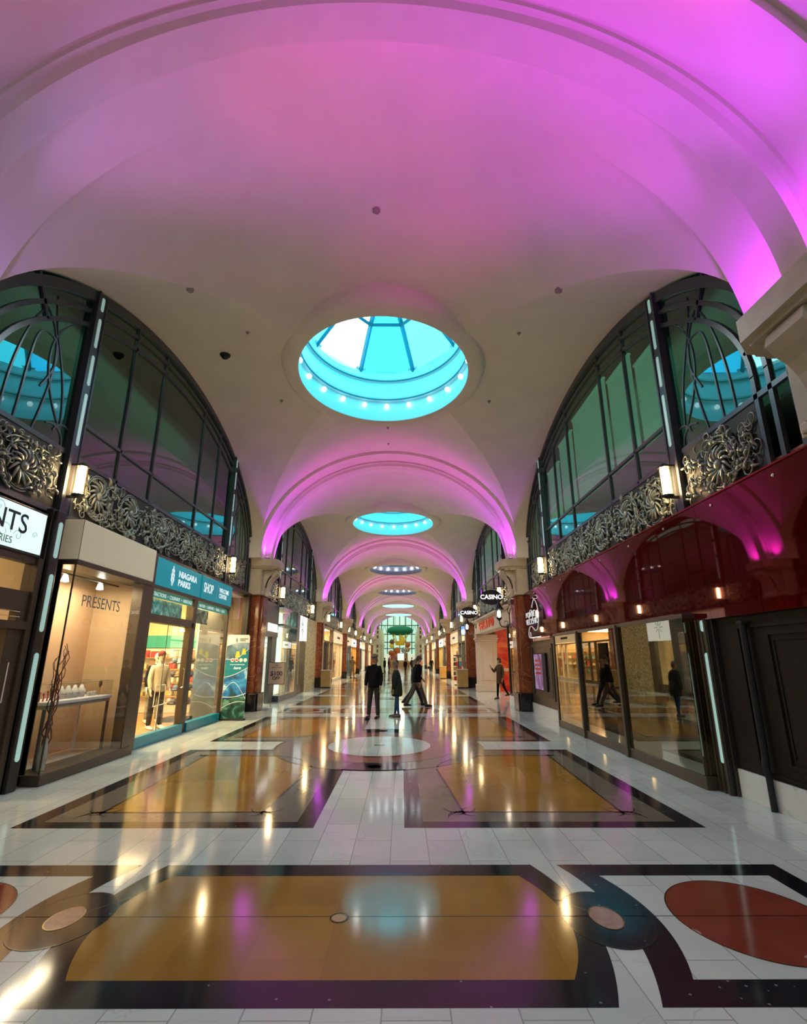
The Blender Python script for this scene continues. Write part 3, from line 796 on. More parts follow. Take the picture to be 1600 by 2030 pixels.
def sconce(s, lab):
    t = thing('tube_lamp', lab, 'lamp', (s*4.52, 0, 4.27), 'glowing tube lamps along the walls')
    x = s*4.50
    m = MB(); m.smooth = True; m.lathe([(.001, 4.06), (.05, 4.06), (.05, 4.48), (.001, 4.48)], x, 0, 14); m.build('tube', tubeglow, t, recalc=False)
    m = MB()
    for j in range(8):
        a = 2*pi*j/8; m.tube([(x + .075*cos(a), .075*sin(a), 4.05), (x + .075*cos(a), .075*sin(a), 4.49)], .007, 4)
    m.build('cage', brass, t)
    m = MB(); m.lathe([(.001, 4.0), (.03, 4.0), (.09, 4.03), (.09, 4.05), (.001, 4.05)], x, 0, 14); m.lathe([(.001, 4.49), (.09, 4.49), (.09, 4.51), (.03, 4.56), (.001, 4.56)], x, 0, 14)
    m.box(x, s*4.67, -.03, .03, 4.0, 4.03); m.box(x, s*4.67, -.03, .03, 4.51, 4.54); m.box(s*4.655, s*4.675, -.03, .03, 4.0, 4.54)
    m.build('bracket', bronze, t)
    return t
for s in (-1, 1):
    p0 = post(s, ''); q0 = sconce(s, '')
    first = True
    for k in range(NB):
        for j, d in enumerate((-3.72, 3.72)):
            y = bay(k) + YL + d
            where = 'behind the camera' if k < 0 else 'bay, %s end' % ('near', 'far')[j]
            kk = '' if k < 0 else ORD[k] + ' '
            a = p0 if first else dup(p0); b = q0 if first else dup(q0); first = False
            a.location = (s*4.7, y, 0); b.location = (s*4.52, y, 4.27)
            if k < 0:
                a['label'] = 'dark post with light strips %s, %s wall, %s one' % (where, SIDE[s], ('far', 'near')[j])
                b['label'] = 'glowing tube lamp %s on the %s wall, %s one' % (where, SIDE[s], ('far', 'near')[j])
            else:
                a['label'] = 'dark post with rounded light strips, %s wall, %s%s' % (SIDE[s], kk, where)
                b['label'] = 'glowing yellow tube lamp on the %s frieze, %s%s' % (SIDE[s], kk, where)

# ------------------------------------------------------------------ walls of the setting beside the shops
YD, ZD = Vector((0,1,0)), Vector((0,0,1))
def yframe(m, s, x0, x1, y0, y1, z0, z1, w):
    """rectangular frame in a wall plane"""
    m.box(s*x0, s*x1, y0, y0 + w, z0, z1); m.box(s*x0, s*x1, y1 - w, y1, z0, z1)
    m.box(s*x0, s*x1, y0 + w, y1 - w, z1 - w, z1); m.box(s*x0, s*x1, y0 + w, y1 - w, z0, z0 + w)
shopwall = mat('shop_wall', (0.55, 0.42, 0.27), 0.85, noise=0.05, nscale=1)
for s in (-1, 1):
    m = MB()
    for k in range(0, NB + 1):      # party walls behind each pilaster, slab over the shops
        y = rib(k); m.box(s*4.87, s*9.0, y - .1, y + .1, 0, 3.8)
    m.box(s*4.80, s*9.0, 4.0, 88.6, 3.74, 3.90)
    struct(m.build('wall_' + SIDE[s], shopwall))
    m = MB(); m.box(s*4.80, s*4.95, -10.5, 4.1, 0, 4.6)
    struct(m.build('wall_' + SIDE[s] + '_rear', shopwall))

# ------------------------------------------------------------------ left: gift shop entrance, display window
sg = thing('lightbox_sign', 'mint lightbox sign at the left edge with cut-off black lettering NTS', 'sign', (-4.62, 5.9, 3.3))
m = MB(); m.bbox(-4.80, -4.62, 4.62, 7.12, 2.99, 3.63, .01); m.build('box', bronze, sg)
m = MB(); m.box(-4.62, -4.612, 4.68, 7.08, 3.03, 3.60); m.build('face', mintbox, sg)
text_mb('PRESENTS', .37, (-4.608, 5.93, 3.36), YD, ZD, .002, .006).build('lettering', mat('navy_letters', (.01, .012, .035), .5), sg)
text_mb('ACCESSORIES', .13, (-4.608, 6.12, 3.115), YD, ZD, .002, 0).build('small_lettering', greylet, sg)
m = MB()
for (y, z, r, d) in [(6.35, 3.22, .12, 1), (6.6, 3.2, .08, -1), (6.2, 3.5, .09, 1), (6.9, 3.27, .05, 1), (5.6, 3.22, .12, -1)]:
    m.tube([(-4.610, y + d*r*(1-q/18)*cos(q*.5), z + r*(1-q/18)*sin(q*.5)) for q in range(16)], .004, 4)
m.build('scroll_ornament', mat('pale_scroll', (.45, .62, .6), .5), sg)

ge = thing('shop_entrance', 'dark bronze glazed entrance of the gift shop at the left edge', 'entrance', (-4.65, 5.9, 0))
m = MB()
m.bbox(-4.80, -4.60, 7.08, 7.30, 0.003, 2.99); m.box(-4.76, -4.64, 4.62, 7.08, 2.90, 2.99); m.box(-4.76, -4.64, 4.62, 7.08, 2.26, 2.52)
m.box(-4.76, -4.60, 4.62, 7.08, 2.02, 2.12); m.box(-4.74, -4.64, 6.90, 7.08, 0.003, 2.26); m.bbox(-4.74, -4.62, 6.78, 6.88, .003, 2.05)
m.build('frame', bronze2, ge)
m = MB(); m.box(-4.70, -4.695, 4.62, 7.08, 2.52, 2.90); m.build('transom_pane', shopglass, ge)
m = MB(); m.box(-4.70, -4.695, 4.62, 6.78, .12, 2.02); gdoor = m.build('door_pane', shopglass, ge)
m = MB()
for z in (2.17, 2.235): m.box(-4.598, -4.594, 4.7, 6.9, z, z + .008)
m.build('track', chrome, ge)
m = MB(); m.tube([(-4.60, 6.83, 1.1), (-4.56, 6.83, 1.12), (-4.56, 6.83, 1.6), (-4.60, 6.83, 1.62)], .012, 6); m.build('door_handle', chrome, gdoor)

# the protruding glass display window
dw = thing('display_window', 'protruding gift shop display window with cream fascia on the left', 'display window', (-4.42, 8.8, 0))
m = MB()
m.bbox(-4.86, -4.40, 7.60, 10.06, 0.003, .14, .01)
m.bbox(-4.86, -4.41, 7.62, 10.05, 3.00, 3.08, .008)
m.box(-4.62, -4.43, 9.72, 10.05, .14, 3.0); m.box(-4.86, -4.66, 7.60, 7.68, .14, 3.0)
m.box(-4.445, -4.425, 7.615, 7.63, .14, 3.0)
m.build('frame', bronze2, dw)
m = MB(); m.bbox(-4.86, -4.42, 7.63, 10.05, 3.08, 3.70, .01); m.build('fascia', cream, dw)
m = MB(); m.box(-4.421, -4.417, 7.628, 7.636, 3.08, 3.70); m.build('fascia_seam', bronze, dw)
m = MB(); m.add([(-4.44, 7.63, .14), (-4.44, 9.74, .14), (-4.44, 9.74, 3.0), (-4.44, 7.63, 3.0)], [(0,1,2,3)]); m.build('front_pane', shopglass, dw)
m = MB(); m.add([(-4.44, 7.63, .14), (-4.68, 7.63, .14), (-4.68, 7.63, 3.0), (-4.44, 7.63, 3.0)], [(0,1,2,3)]); m.build('side_pane', shopglass, dw)
m = MB(); m.box(-5.52, -5.48, 7.66, 10.05, .0, 3.0); m.build('backdrop', mat('peach_backdrop', (.68, .46, .29), .8), dw)
m = MB(); m.box(-5.5, -4.66, 7.60, 7.66, 0.0, 3.0); m.build('side_panel', mat('yellow_cream_panel', (.72, .58, .30), .8), dw)
m = MB(); m.box(-5.5, -4.66, 10.02, 10.08, 0.0, 3.0); m.build('far_panel', beige, dw)
m = MB(); m.box(-5.5, -4.66, 7.66, 10.02, 0.0, .10); m.build('platform', mat('pale_platform', (.7, .6, .45), .6), dw)
text_mb('PRESENTS', .26, (-4.60, 8.75, 2.52), YD, ZD, .001, 0).build('window_lettering', greylet, dw)
m = MB(); m.tube([(-5.0, 7.9, 2.97), (-5.0, 9.9, 2.97)], .015, 6); m.build('light_track', bronze, dw)
for i, y in enumerate((8.3, 9.3)):  # added lamps standing in for a glare reflected in the glass
    m = MB(); m.smooth = True; m.lathe([(.03, 2.95), (.055, 2.86), (.055, 2.84)], -5.0, y, 12); m.ball((-5.0, y, 2.85), (.045, .045, .02), 10, 6)
    m.build('glare_lamp', whitepanel if i else warmpanel, dw)
def area(loc, rot, sx, sy, power, col, name='shop_light'):
    l = bpy.data.lights.new(name, 'AREA'); l.shape = 'RECTANGLE'; l.size = sx; l.size_y = sy; l.energy = power; l.color = col
    o = bpy.data.objects.new(name, l); COL.objects.link(o); o.location = loc; o.rotation_euler = rot; return o
area((-4.98, 8.85, 2.93), (0, 0, 0), .18, 1.3, 42, (1.0, .80, .52))
# jewellery table
tb = thing('display_table', 'white jewellery table with glass box behind the display window', 'table', (-4.98, 8.9, .10))
m = MB(); m.bbox(-5.28, -4.72, 7.95, 9.72, .98, 1.03, .01); m.build('tabletop', white, tb)
m = MB(); m.box(-5.26, -4.74, 7.97, 9.70, .93, .978); m.build('apron', mat('grey_apron', (.3, .29, .25), .5), tb)
for x in (-5.24, -4.76):
    for y in (8.0, 9.67):
        m = MB(); m.box(x - .018, x + .018, y - .018, y + .018, .10, .93); m.build('leg', white if x < -5 else steel, tb)
m = MB()
for a, b in (((-5.27, 7.96), (-5.27, 9.71)), ((-4.73, 7.96), (-4.73, 9.71)), ((-5.27, 7.96), (-4.73, 7.96)), ((-5.27, 9.71), (-4.73, 9.71))):
    m.box(min(a[0], b[0]), max(a[0], b[0]) + .002, min(a[1], b[1]), max(a[1], b[1]) + .002, 1.03, 1.28)
m.build('glass_sides', glass('case_glass', (.96, .97, .95), .02), tb)
m = MB()
for a, b in (((-5.27, 7.96), (-5.27, 9.71)), ((-4.73, 7.96), (-4.73, 9.71)), ((-5.27, 7.96), (-4.73, 7.96)), ((-5.27, 9.71), (-4.73, 9.71))): m.tube([(a[0], a[1], 1.28), (b[0], b[1], 1.28)], .006, 4)
m.build('glass_rim', chrome, tb)
bust0 = None
for i, y in enumerate((8.62, 8.80, 8.98, 9.16)):
    lab = ['white jewellery bust beside the red ornaments', 'second white jewellery bust from the red ornaments', 'third white jewellery bust from the red ornaments', 'white jewellery bust farthest from the red ornaments'][i]
    if bust0 is None:
        bust0 = thing('jewellery_bust', lab, 'display stand', (-4.95, y, 1.031), 'jewellery busts on the table')
        m = MB(); m.smooth = True
        m.grid([[(.07*sin(a)*w, .07*cos(a)*w - .01, z) for a in [2*pi*j/12 for j in range(13)]] for z, w in ((0, .75), (.05, 1.0), (.11, .95), (.15, .5), (.19, .35), (.20, .05))])
        m.build('bust', white, bust0, local=True)
        m = MB(); m.tube([(.075*sin(a), .07*cos(a), .10 - .03*abs(sin(a))) for a in [pi*j/10 for j in range(11)]], .004, 4); m.build('necklace', brass, bust0, local=True)
    else:
        d = dup(bust0); d.location = (-4.95, y, 1.031); d['label'] = lab
redorn = mat('red_ornament', (.55, .03, .06), .3)
o0 = None
for i, (y, z) in enumerate([(8.08, .12), (8.17, .10), (8.26, .13), (8.35, .11), (8.44, .16)]):
    m = MB(); m.smooth = True
    m.tube([(0, 0, 0), (.0, .01, z*.5), (.01, -.015, z*.8), (0, 0, z)], [.012, .008, .012, .004], 6); m.ball((0, 0, z), .018, 8, 6)
    o = m.build('red_ornament', redorn); o.location = (-4.92, y, 1.031)
    tag(o, ['small red ornament nearest the near end of the jewellery table', 'second small red ornament on the jewellery table', 'third small red ornament on the jewellery table',
            'fourth small red ornament on the jewellery table', 'tallest red ornament, next to the first white bust'][i], 'ornament', 'red ornaments on the table')
for i, y in enumerate((9.34, 9.42, 9.50)):
    m = MB(); m.bbox(-.02, .02, -.025, .025, 0, .07, .008); o = m.build('ring_box', white); o.location = (-4.92, y, 1.031)
    tag(o, ['small white ring box nearest the busts', 'middle small white ring box', 'small white ring box at the far table end'][i], 'box', 'ring boxes on the table')
mg = thing('table_mirror', 'round brown mirror on a stem at the far end of the jewellery table', 'mirror', (-4.9, 9.62, 1.031))
m = MB(); m.smooth = True; m.ball((-4.9, 9.62, 1.22), (.012, .055, .065)); m.build('disc', mat('brown_disc', (.2, .12, .07), .3), mg)
m = MB(); m.tube([(-4.9, 9.62, 1.031), (-4.9, 9.62, 1.16)], .006, 6); m.lathe([(.03, 1.031), (.03, 1.038), (0, 1.04)], -4.9, 9.62, 10); m.build('stem', brass, mg)
tw = thing('twig_arrangement', 'tall curly brown twigs standing by the near corner of the display window', 'twigs', (-4.62, 7.92, .10))
m = MB(); m.lathe([(.0, .10), (.05, .10), (.06, .3), (.035, .55), (.03, .56)], -4.62, 7.92, 14); m.build('vase', mat('clear_vase', (.5, .5, .45), .1), tw)
rr = random.Random(3)
for i in range(7):
    x, y = -4.62 + rr.uniform(-.03, .03), 7.92 + rr.uniform(-.03, .03); pts = [(x, y, .45)]; dx, dy = rr.uniform(-.35, .1), rr.uniform(-.12, .5) if i else .55
    h = rr.uniform(1.3, 1.75)
    for q in range(1, 15):
        t_ = q/14; pts.append((x + dx*t_*.6 + .028*sin(q*1.7 + i), y + dy*t_*.6 + .035*sin(q*1.3 + i*2), .45 + h*t_*.85))
    m = MB(); m.tube(pts, [.010*(1 - q/18) + .002 for q in range(15)], 5); m.build('twig', mat('twig_bark', (.10, .06, .03), .8), tw)

# gift shop interior
rm = room((-6.5, 6.5, 0))
m = MB(); m.box(-8.9, -8.85, 4.2, 10.3, 0, 3.7); m.box(-8.9, -4.9, 10.14, 10.2, 0, 3.7); m.box(-5.56, -5.53, 7.3, 10.1, 0, 3.7); m.box(-5.56, -4.9, 7.3, 7.36, 0, 3.7); m.build('walls', beige, rm)
m = MB(); m.box(-8.9, -4.82, 4.2, 10.3, 3.60, 3.64); m.build('ceiling_board', white, rm)
m = MB(); m.box(-7.2, -6.2, 5.4, 6.4, 3.58, 3.60); m.build('light_panel', warmpanel, rm)
def shelf_unit(name, label, x, y0, y1, s, zs, depth=.35, m_=woodlt, height=2.4, group=None):
    t = thing(name, label, 'shelf', (s*x, (y0+y1)/2, 0), group)
    m = MB(); m.box(s*x, s*(x + .03), y0, y1, 0.003, height); m.build('back_panel', m_, t)
    for z in zs:
        m = MB(); m.box(s*(x - depth), s*x, y0, y1, z, z + .03); m.build('shelf_board', m_, t)
    return t
goods_cols = [(.75, .7, .55), (.12, .10, .10), (.5, .05, .05), (.7, .55, .3), (.15, .2, .3), (.6, .6, .58), (.3, .18, .1), (.45, .4, .1), (.08, .3, .3)]
GM = [mat('goods_%d' % i, c, .7) for i, c in enumerate(goods_cols)]
def goods(x0, x1, y0, y1, z, n, seed, labelf, group, kind='box'):
    """small articles along a shelf, each its own object; x0..x1 depth range"""
    rr = random.Random(seed)
    for i in range(n):
        y = y0 + (y1 - y0)*(i + .5)/n; h = rr.uniform(.08, .2); w = (y1 - y0)/n*.36
        m = MB(); x = (x0 + x1)/2; d = abs(x1 - x0)*.35
        if kind == 'folded': 
            hh = h*.6
            for q in range(3): m.bbox(-d, d, -w, w, q*hh/3 + (.004 if q else 0), (q+1)*hh/3, .012)
            nm = 'folded_garment'
        elif kind == 'bag':
            m.bbox(-d*.6, d*.6, -w, w, 0, h*1.2, .02); m.tube([(0, -w*.6, h*1.2), (0, -w*.5, h*1.5), (0, w*.5, h*1.5), (0, w*.6, h*1.2)], .006, 5); nm = 'handbag'
        elif kind == 'bottle':
            m.smooth = True; m.lathe([(0, 0), (w*.8, 0), (w*.8, h*.9), (w*.3, h*1.15), (w*.3, h*1.4), (0, h*1.4)], 0, 0, 10); nm = 'bottle'
        else:
            m.bbox(-d*.8, d*.8, -w*.9, w*.9, 0, h, .01); nm = 'gift_box'
        o = m.build(nm, GM[rr.randrange(len(GM))]); o.location = (x, y, z)
        tag(o, labelf(i, n), nm.replace('_', ' '), group)
def place_word(i, n):
    w_ = ['nearest', 'second', 'third', 'fourth', 'fifth', 'sixth', 'seventh', 'eighth', 'ninth', 'tenth', 'eleventh', 'twelfth']
    return w_[i] if i < len(w_) else 'last'
shelf_unit('goods_shelf', 'light shelf seen through the glass door of the gift shop', 8.6, 4.4, 7.0, -1, (.6, 1.1, 1.6, 2.1), m_=cream)
for zi, z in enumerate((.63, 1.13, 1.63)):
    goods(-8.5, -8.3, 4.5, 6.9, z, 5, 20 + zi, lambda i, n, zi=zi: '%s box on the %s shelf inside the gift shop door' % (place_word(i, n), ['bottom', 'middle', 'upper'][zi]), 'boxes on the gift shop shelves')

# ------------------------------------------------------------------ left: parks shop
ps = thing('storefront', 'teal-based glass storefront of the parks shop on the left', 'storefront', (-4.6, 12.9, 0))
m = MB()
m.bbox(-4.86, -4.56, 10.08, 10.44, 0.003, 3.72, .01)
m.box(-4.80, -4.62, 12.70, 12.92, 0.003, 3.72); m.box(-4.80, -4.62, 10.44, 15.34, 3.68, 3.74); m.box(-4.80, -4.60, 10.44, 15.34, 3.03, 3.10)
m.box(-4.80, -4.60, 10.44, 12.74, 2.36, 2.52); m.box(-4.80, -4.57, 12.68, 12.80, 2.36, 2.46); m.box(-4.76, -4.62, 12.60, 12.72, .20, 2.36)
m.build('frame', bronze2, ps)
m = MB(); m.box(-4.69, -4.68, 10.44, 12.62, .21, 2.36); pdoor = m.build('door_pane', shopglass, ps)
m = MB(); m.box(-4.675, -4.665, 11.52, 11.53, .21, 2.36); m.build('door_edge', steel, pdoor)
m = MB(); m.box(-4.69, -4.68, 12.92, 15.30, .21, 3.03); m.build('window_pane', shopglass, ps)
m = MB(); m.box(-4.69, -4.68, 10.44, 12.70, 2.52, 3.03); m.build('transom_pane', shopglass, ps)
m = MB(); m.bbox(-4.74, -4.58, 10.44, 12.68, 0.004, .205, .008); m.build('plinth', teal, ps)
m = MB(); m.bbox(-4.74, -4.58, 12.92, 15.15, 0.004, .205, .008); m.build('plinth', teal, ps)
m = MB(); m.box(-4.676, -4.672, 10.46, 12.68, 2.86, 3.02); m.box(-4.676, -4.672, 12.94, 15.28, 2.86, 3.02); m.build('green_band', greenfilm, ps)
text_mb('ATTRACTIONS  \u2022  CULINARY  \u2022  HERITAGE', .115, (-4.668, 11.57, 2.935), YD, ZD, .001, 0).build('band_lettering', whitelet, ps)
text_mb('NATURE  \u2022  GARDENS  \u2022  TRAILS  \u2022  GOLF', .105, (-4.668, 14.1, 2.935), YD, ZD, .001, 0).build('band_lettering', whitelet, ps)
m = MB(); m.tube([(-4.64, 12.5, 1.0), (-4.60, 12.5, 1.02), (-4.60, 12.5, 1.4), (-4.64, 12.5, 1.42)], .012, 6); m.build('door_handle', chrome, pdoor)
# transom photo film: frothy water with greenery
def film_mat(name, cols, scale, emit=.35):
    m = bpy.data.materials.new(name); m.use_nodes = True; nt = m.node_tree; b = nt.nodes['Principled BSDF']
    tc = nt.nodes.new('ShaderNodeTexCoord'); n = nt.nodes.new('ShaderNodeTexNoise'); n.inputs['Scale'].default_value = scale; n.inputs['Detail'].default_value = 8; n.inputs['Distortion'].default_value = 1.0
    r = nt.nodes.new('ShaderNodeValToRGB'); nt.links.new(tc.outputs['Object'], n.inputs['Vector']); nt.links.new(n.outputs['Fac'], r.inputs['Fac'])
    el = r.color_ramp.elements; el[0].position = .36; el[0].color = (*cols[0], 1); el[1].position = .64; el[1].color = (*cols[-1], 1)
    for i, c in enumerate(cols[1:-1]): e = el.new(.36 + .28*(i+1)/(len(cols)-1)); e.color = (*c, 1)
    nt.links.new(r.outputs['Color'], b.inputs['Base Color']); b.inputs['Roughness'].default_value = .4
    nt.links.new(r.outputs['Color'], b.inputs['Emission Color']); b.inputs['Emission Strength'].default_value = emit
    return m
m = MB(); m.box(-4.75, -4.74, 10.46, 12.3, 2.54, 2.86); m.build('photo_film', film_mat('froth_photo', [(.01, .12, .11), (.05, .35, .32), (.5, .8, .75)], 5), ps)
m = MB(); m.box(-4.75, -4.74, 12.94, 14.0, 2.50, 2.86); m.build('photo_film', film_mat('fall_photo', [(.02, .04, .03), (.08, .12, .08), (.5, .6, .5)], 4, .2), ps)

def leaf_logo(m, x, y, z, h, s=-1, xd=None):
    """oak-leaf emblem: stacked lobes round a stem"""
    lob = [(0, .5, .07), (.05, .40, .10)]
    pts = [(-.03, .50), (.03, .50), (.035, .36), (.13, .30), (.12, .17), (.10, .14), (.17, .08), (.15, -.06), (.11, -.08), (.17, -.14), (.14, -.28), (.09, -.29), (.10, -.38), (0, -.50),
           (-.10, -.38), (-.09, -.29), (-.14, -.28), (-.17, -.14), (-.11, -.08), (-.15, -.06), (-.17, .08), (-.10, .14), (-.12, .17), (-.13, .30), (-.035, .36)]
    if xd is None: m.extrude([(y + a*h*1.15, z + b*h) for a, b in pts], x, x + .006, 0)
    else: m.extrude([(y + a*h*1.15, z + b*h) for a, b in pts], x, x - .006, 1)
def leaf_veins(m, x, y, z, h, front=False):
    P = (lambda a, b: (y + a*h*1.15, x, z + b*h)) if front else (lambda a, b: (x, y + a*h*1.15, z + b*h))
    r = h*.008
    m.tube([P(0, .36), P(0, -.46)], r, 4)
    for zz in (.20, .02, -.18, -.34):
        for d in (-1, 1): m.tube([P(0, zz - .08), P(d*.12, zz + .02)], r, 4)
def panel_sign(label, y0, y1, z0, z1):
    t = thing('shop_sign', label, 'sign', (-4.60, (y0+y1)/2, z0))
    m = MB(); m.bbox(-4.70, -4.585, y0, y1, z0, z1, .006); m.build('board', tealsign, t)
    return t
t = panel_sign('teal sign board with white leaf emblem and two-line white lettering', 10.48, 12.88, 3.105, 3.675)
m = MB(); leaf_logo(m, -4.584, 11.25, 3.385, .44); em_ = m.build('emblem', whitelet, t)
m = MB(); leaf_veins(m, -4.576, 11.25, 3.385, .44); m.build('emblem_veins', tealsign, em_)
mm = text_mb('NIAGARA', .20, (-4.582, 11.55, 3.47), YD, ZD, .003, .012, 'LEFT', sx=1.2); text_mb('PARKS', .20, (-4.582, 11.55, 3.28), YD, ZD, .003, .012, 'LEFT', mm, sx=1.2); mm.build('lettering', whitelet, t)
t = panel_sign('teal sign board reading SHOP and WELCOME CENTRE', 12.96, 15.32, 3.105, 3.675)
text_mb('SHOP', .34, (-4.582, 13.10, 3.38), YD, ZD, .003, .008, 'LEFT', sx=.78).build('lettering', whitelet, t)
m = MB(); m.extrude([(13.98, 3.18), (14.03, 3.18), (14.17, 3.58), (14.12, 3.58)], -4.585, -4.578, 0); m.build('slash', mat('pale_teal', (.25, .6, .7), .4), t)
mm = text_mb('WELCOME', .17, (-4.582, 14.24, 3.45), YD, ZD, .003, .005, 'LEFT', sx=.95); text_mb('CENTRE', .17, (-4.582, 14.24, 3.30), YD, ZD, .003, .005, 'LEFT', mm); mm.build('small_lettering', whitelet, t)

# recessed showcase after the parks shop
rc = thing('lit_showcase', 'tall cream lit showcase between the parks shop and the marble pilaster', 'showcase', (-4.8, 16.3, 0))
m = MB(); m.box(-5.5, -5.45, 15.36, 17.3, 0.003, 3.7); m.build('back_panel', cream, rc)
m = MB(); m.box(-4.80, -4.62, 17.22, 17.50, 0.003, 3.74); m.box(-4.80, -4.64, 15.30, 15.40, 0.003, 3.74); m.box(-4.80, -4.62, 15.4, 17.22, 3.66, 3.74); m.box(-4.80, -4.62, 15.4, 17.22, 0.003, .20); m.build('frame', bronze, rc)
m = MB(); m.box(-4.70, -4.69, 15.40, 17.22, .20, 3.66); m.build('pane', shopglass, rc)
area((-5.1, 16.3, 3.6), (0, 0, 0), .4, 1.6, 28, (1.0, .86, .62))

# interior of the parks shop
pr = room((-7, 13.5, 0))
wy = mat('warm_wall', (.70, .56, .32), .8)
m = MB(); m.box(-8.9, -8.85, 10.2, 17.95, 0, 3.7); m.box(-8.85, -5.6, 17.3, 17.36, 0, 3.7); m.box(-8.85, -4.9, 10.24, 10.28, 0, 3.7); m.build('walls', wy, pr)
m = MB(); m.box(-8.84, -4.82, 10.3, 17.3, .001, .012); m.build('timber_floor', mat('shop_floor', (.42, .22, .08), .35, noise=.2, nscale=3), pr)
m = MB(); m.box(-8.9, -4.82, 10.2, 17.4, 3.60, 3.64); m.build('ceiling_board', white, pr)
for i, y in enumerate((11.3, 13.5, 15.6)):
    m = MB(); m.box(-8.0, -5.4, y - .35, y + .35, 3.57, 3.60); m.build('light_panel', warmpanel, pr)
m = MB(); m.box(-8.845, -8.82, 10.4, 17.2, 1.98, 2.36); m.build('green_panel', greenfilm, pr)
m = MB(); m.box(-8.6, -5.8, 17.22, 17.29, 1.98, 2.36); m.build('green_panel', greenfilm, pr)
for y in (11.6, 13.4, 15.2): 
    m = MB(); m.box(-8.82, -8.74, y - .08, y + .08, 0, 3.5); m.build('timber_upright', woodlt, pr)
shelf_unit('goods_shelf', 'long wall shelf of goods at the back of the parks shop', 8.75, 10.5, 17.0, -1, (.5, .95, 1.4, 1.75), m_=cream, height=1.95)
for zi, z in enumerate((.53, .98, 1.43)):
    goods(-8.65, -8.42, 10.6, 16.9, z, 12, 30 + zi, lambda i, n, zi=zi: '%s folded garment along the %s shelf at the back of the parks shop' % (place_word(i, n), ['bottom', 'middle', 'top'][zi]), 'folded garments in the parks shop', 'folded')
shelf_unit('goods_shelf', 'shelf of goods on the side wall of the parks shop', 0, 0, .1, -1, ()) if False else None
# side wall shelves facing the camera
t = thing('goods_shelf', 'shelf of small goods facing the door of the parks shop', 'shelf', (-7, 17.1, 0))
m = MB(); m.box(-8.5, -5.7, 17.16, 17.2, 0.02, 1.95); m.build('back_panel', cream, t)
for z in (.5, .9, 1.3, 1.65):
    m = MB(); m.box(-8.5, -5.7, 16.85, 17.16, z, z + .03); m.build('shelf_board', woodlt, t)
rr = random.Random(5)
for zi, z in enumerate((.53, .93, 1.33, 1.68)):
    for i in range(9):
        x = -8.3 + i*.3; h = rr.uniform(.12, .26)
        m = MB(); m.bbox(-.10, .10, -.10, .10, 0, h, .02); o = m.build('gift_box', GM[rr.randrange(len(GM))]); o.location = (x, 17.0, z)
        tag(o, '%s gift box from the left, %s shelf facing the parks shop door' % (place_word(i, 9), ['bottom', 'lower', 'upper', 'top'][zi]), 'gift box', 'gift boxes facing the parks shop door')
area((-6.6, 12.6, 3.5), (0, 0, 0), 2.2, 4.0, 420, (1.0, .78, .45)); area((-5.6, 15.6, 3.5), (0, 0, 0), 1.0, 2.0, 120, (1.0, .78, .45)); area((-7.4, 6.0, 3.5), (0, 0, 0), 1.0, 1.0, 70, (1.0, .8, .5)); area((-6.5, 22.5, 3.5), (0, 0, 0), 2.0, 4.0, 250, (1.0, .9, .66)); area((-6.5, 27, 3.5), (0, 0, 0), 2.0, 3.0, 200, (1.0, .75, .45))
# garment rack
gr = thing('garment_rack', 'chrome rack hung with cream garments behind the parks shop door', 'rack', (-6.6, 12.6, 0))
m = MB(); m.tube([(-6.9, 11.5, .013), (-6.9, 11.5, 1.5), (-6.9, 13.7, 1.5), (-6.9, 13.7, .013)], .018, 6); m.tube([(-7.1, 11.5, .03), (-6.7, 11.5, .03)], .018, 6); m.tube([(-7.1, 13.7, .03), (-6.7, 13.7, .03)], .018, 6); m.build('rail', chrome, gr)
gmats = [mat('cream_cloth', (.62, .55, .38), .9), mat('beige_cloth', (.45, .36, .22), .9), mat('grey_cloth', (.25, .24, .2), .9), mat('dark_cloth', (.03, .03, .035), .9)]
g0 = None
for i in range(9):
    y = 11.62 + i*.24
    m = MB(); m.smooth = True
    secs = [(1.44, .03, .03), (1.40, .20, .05), (1.30, .24, .06), (1.0, .22, .06), (.62, .27, .07), (.60, .26, .06)]
    m.grid([[(-6.9 + a*cos(q), y + b*sin(q) + .012*sin(3*q + i), z) for q in [2*pi*j/14 for j in range(15)]] for z, a, b in secs])
    tg = m.build('hanging_garment', gmats[[0, 0, 1, 0, 2, 0, 1, 0, 3][i]])
    tag(tg, '%s garment hanging on the rack in the parks shop' % place_word(i, 9), 'garment', 'garments on the rack')
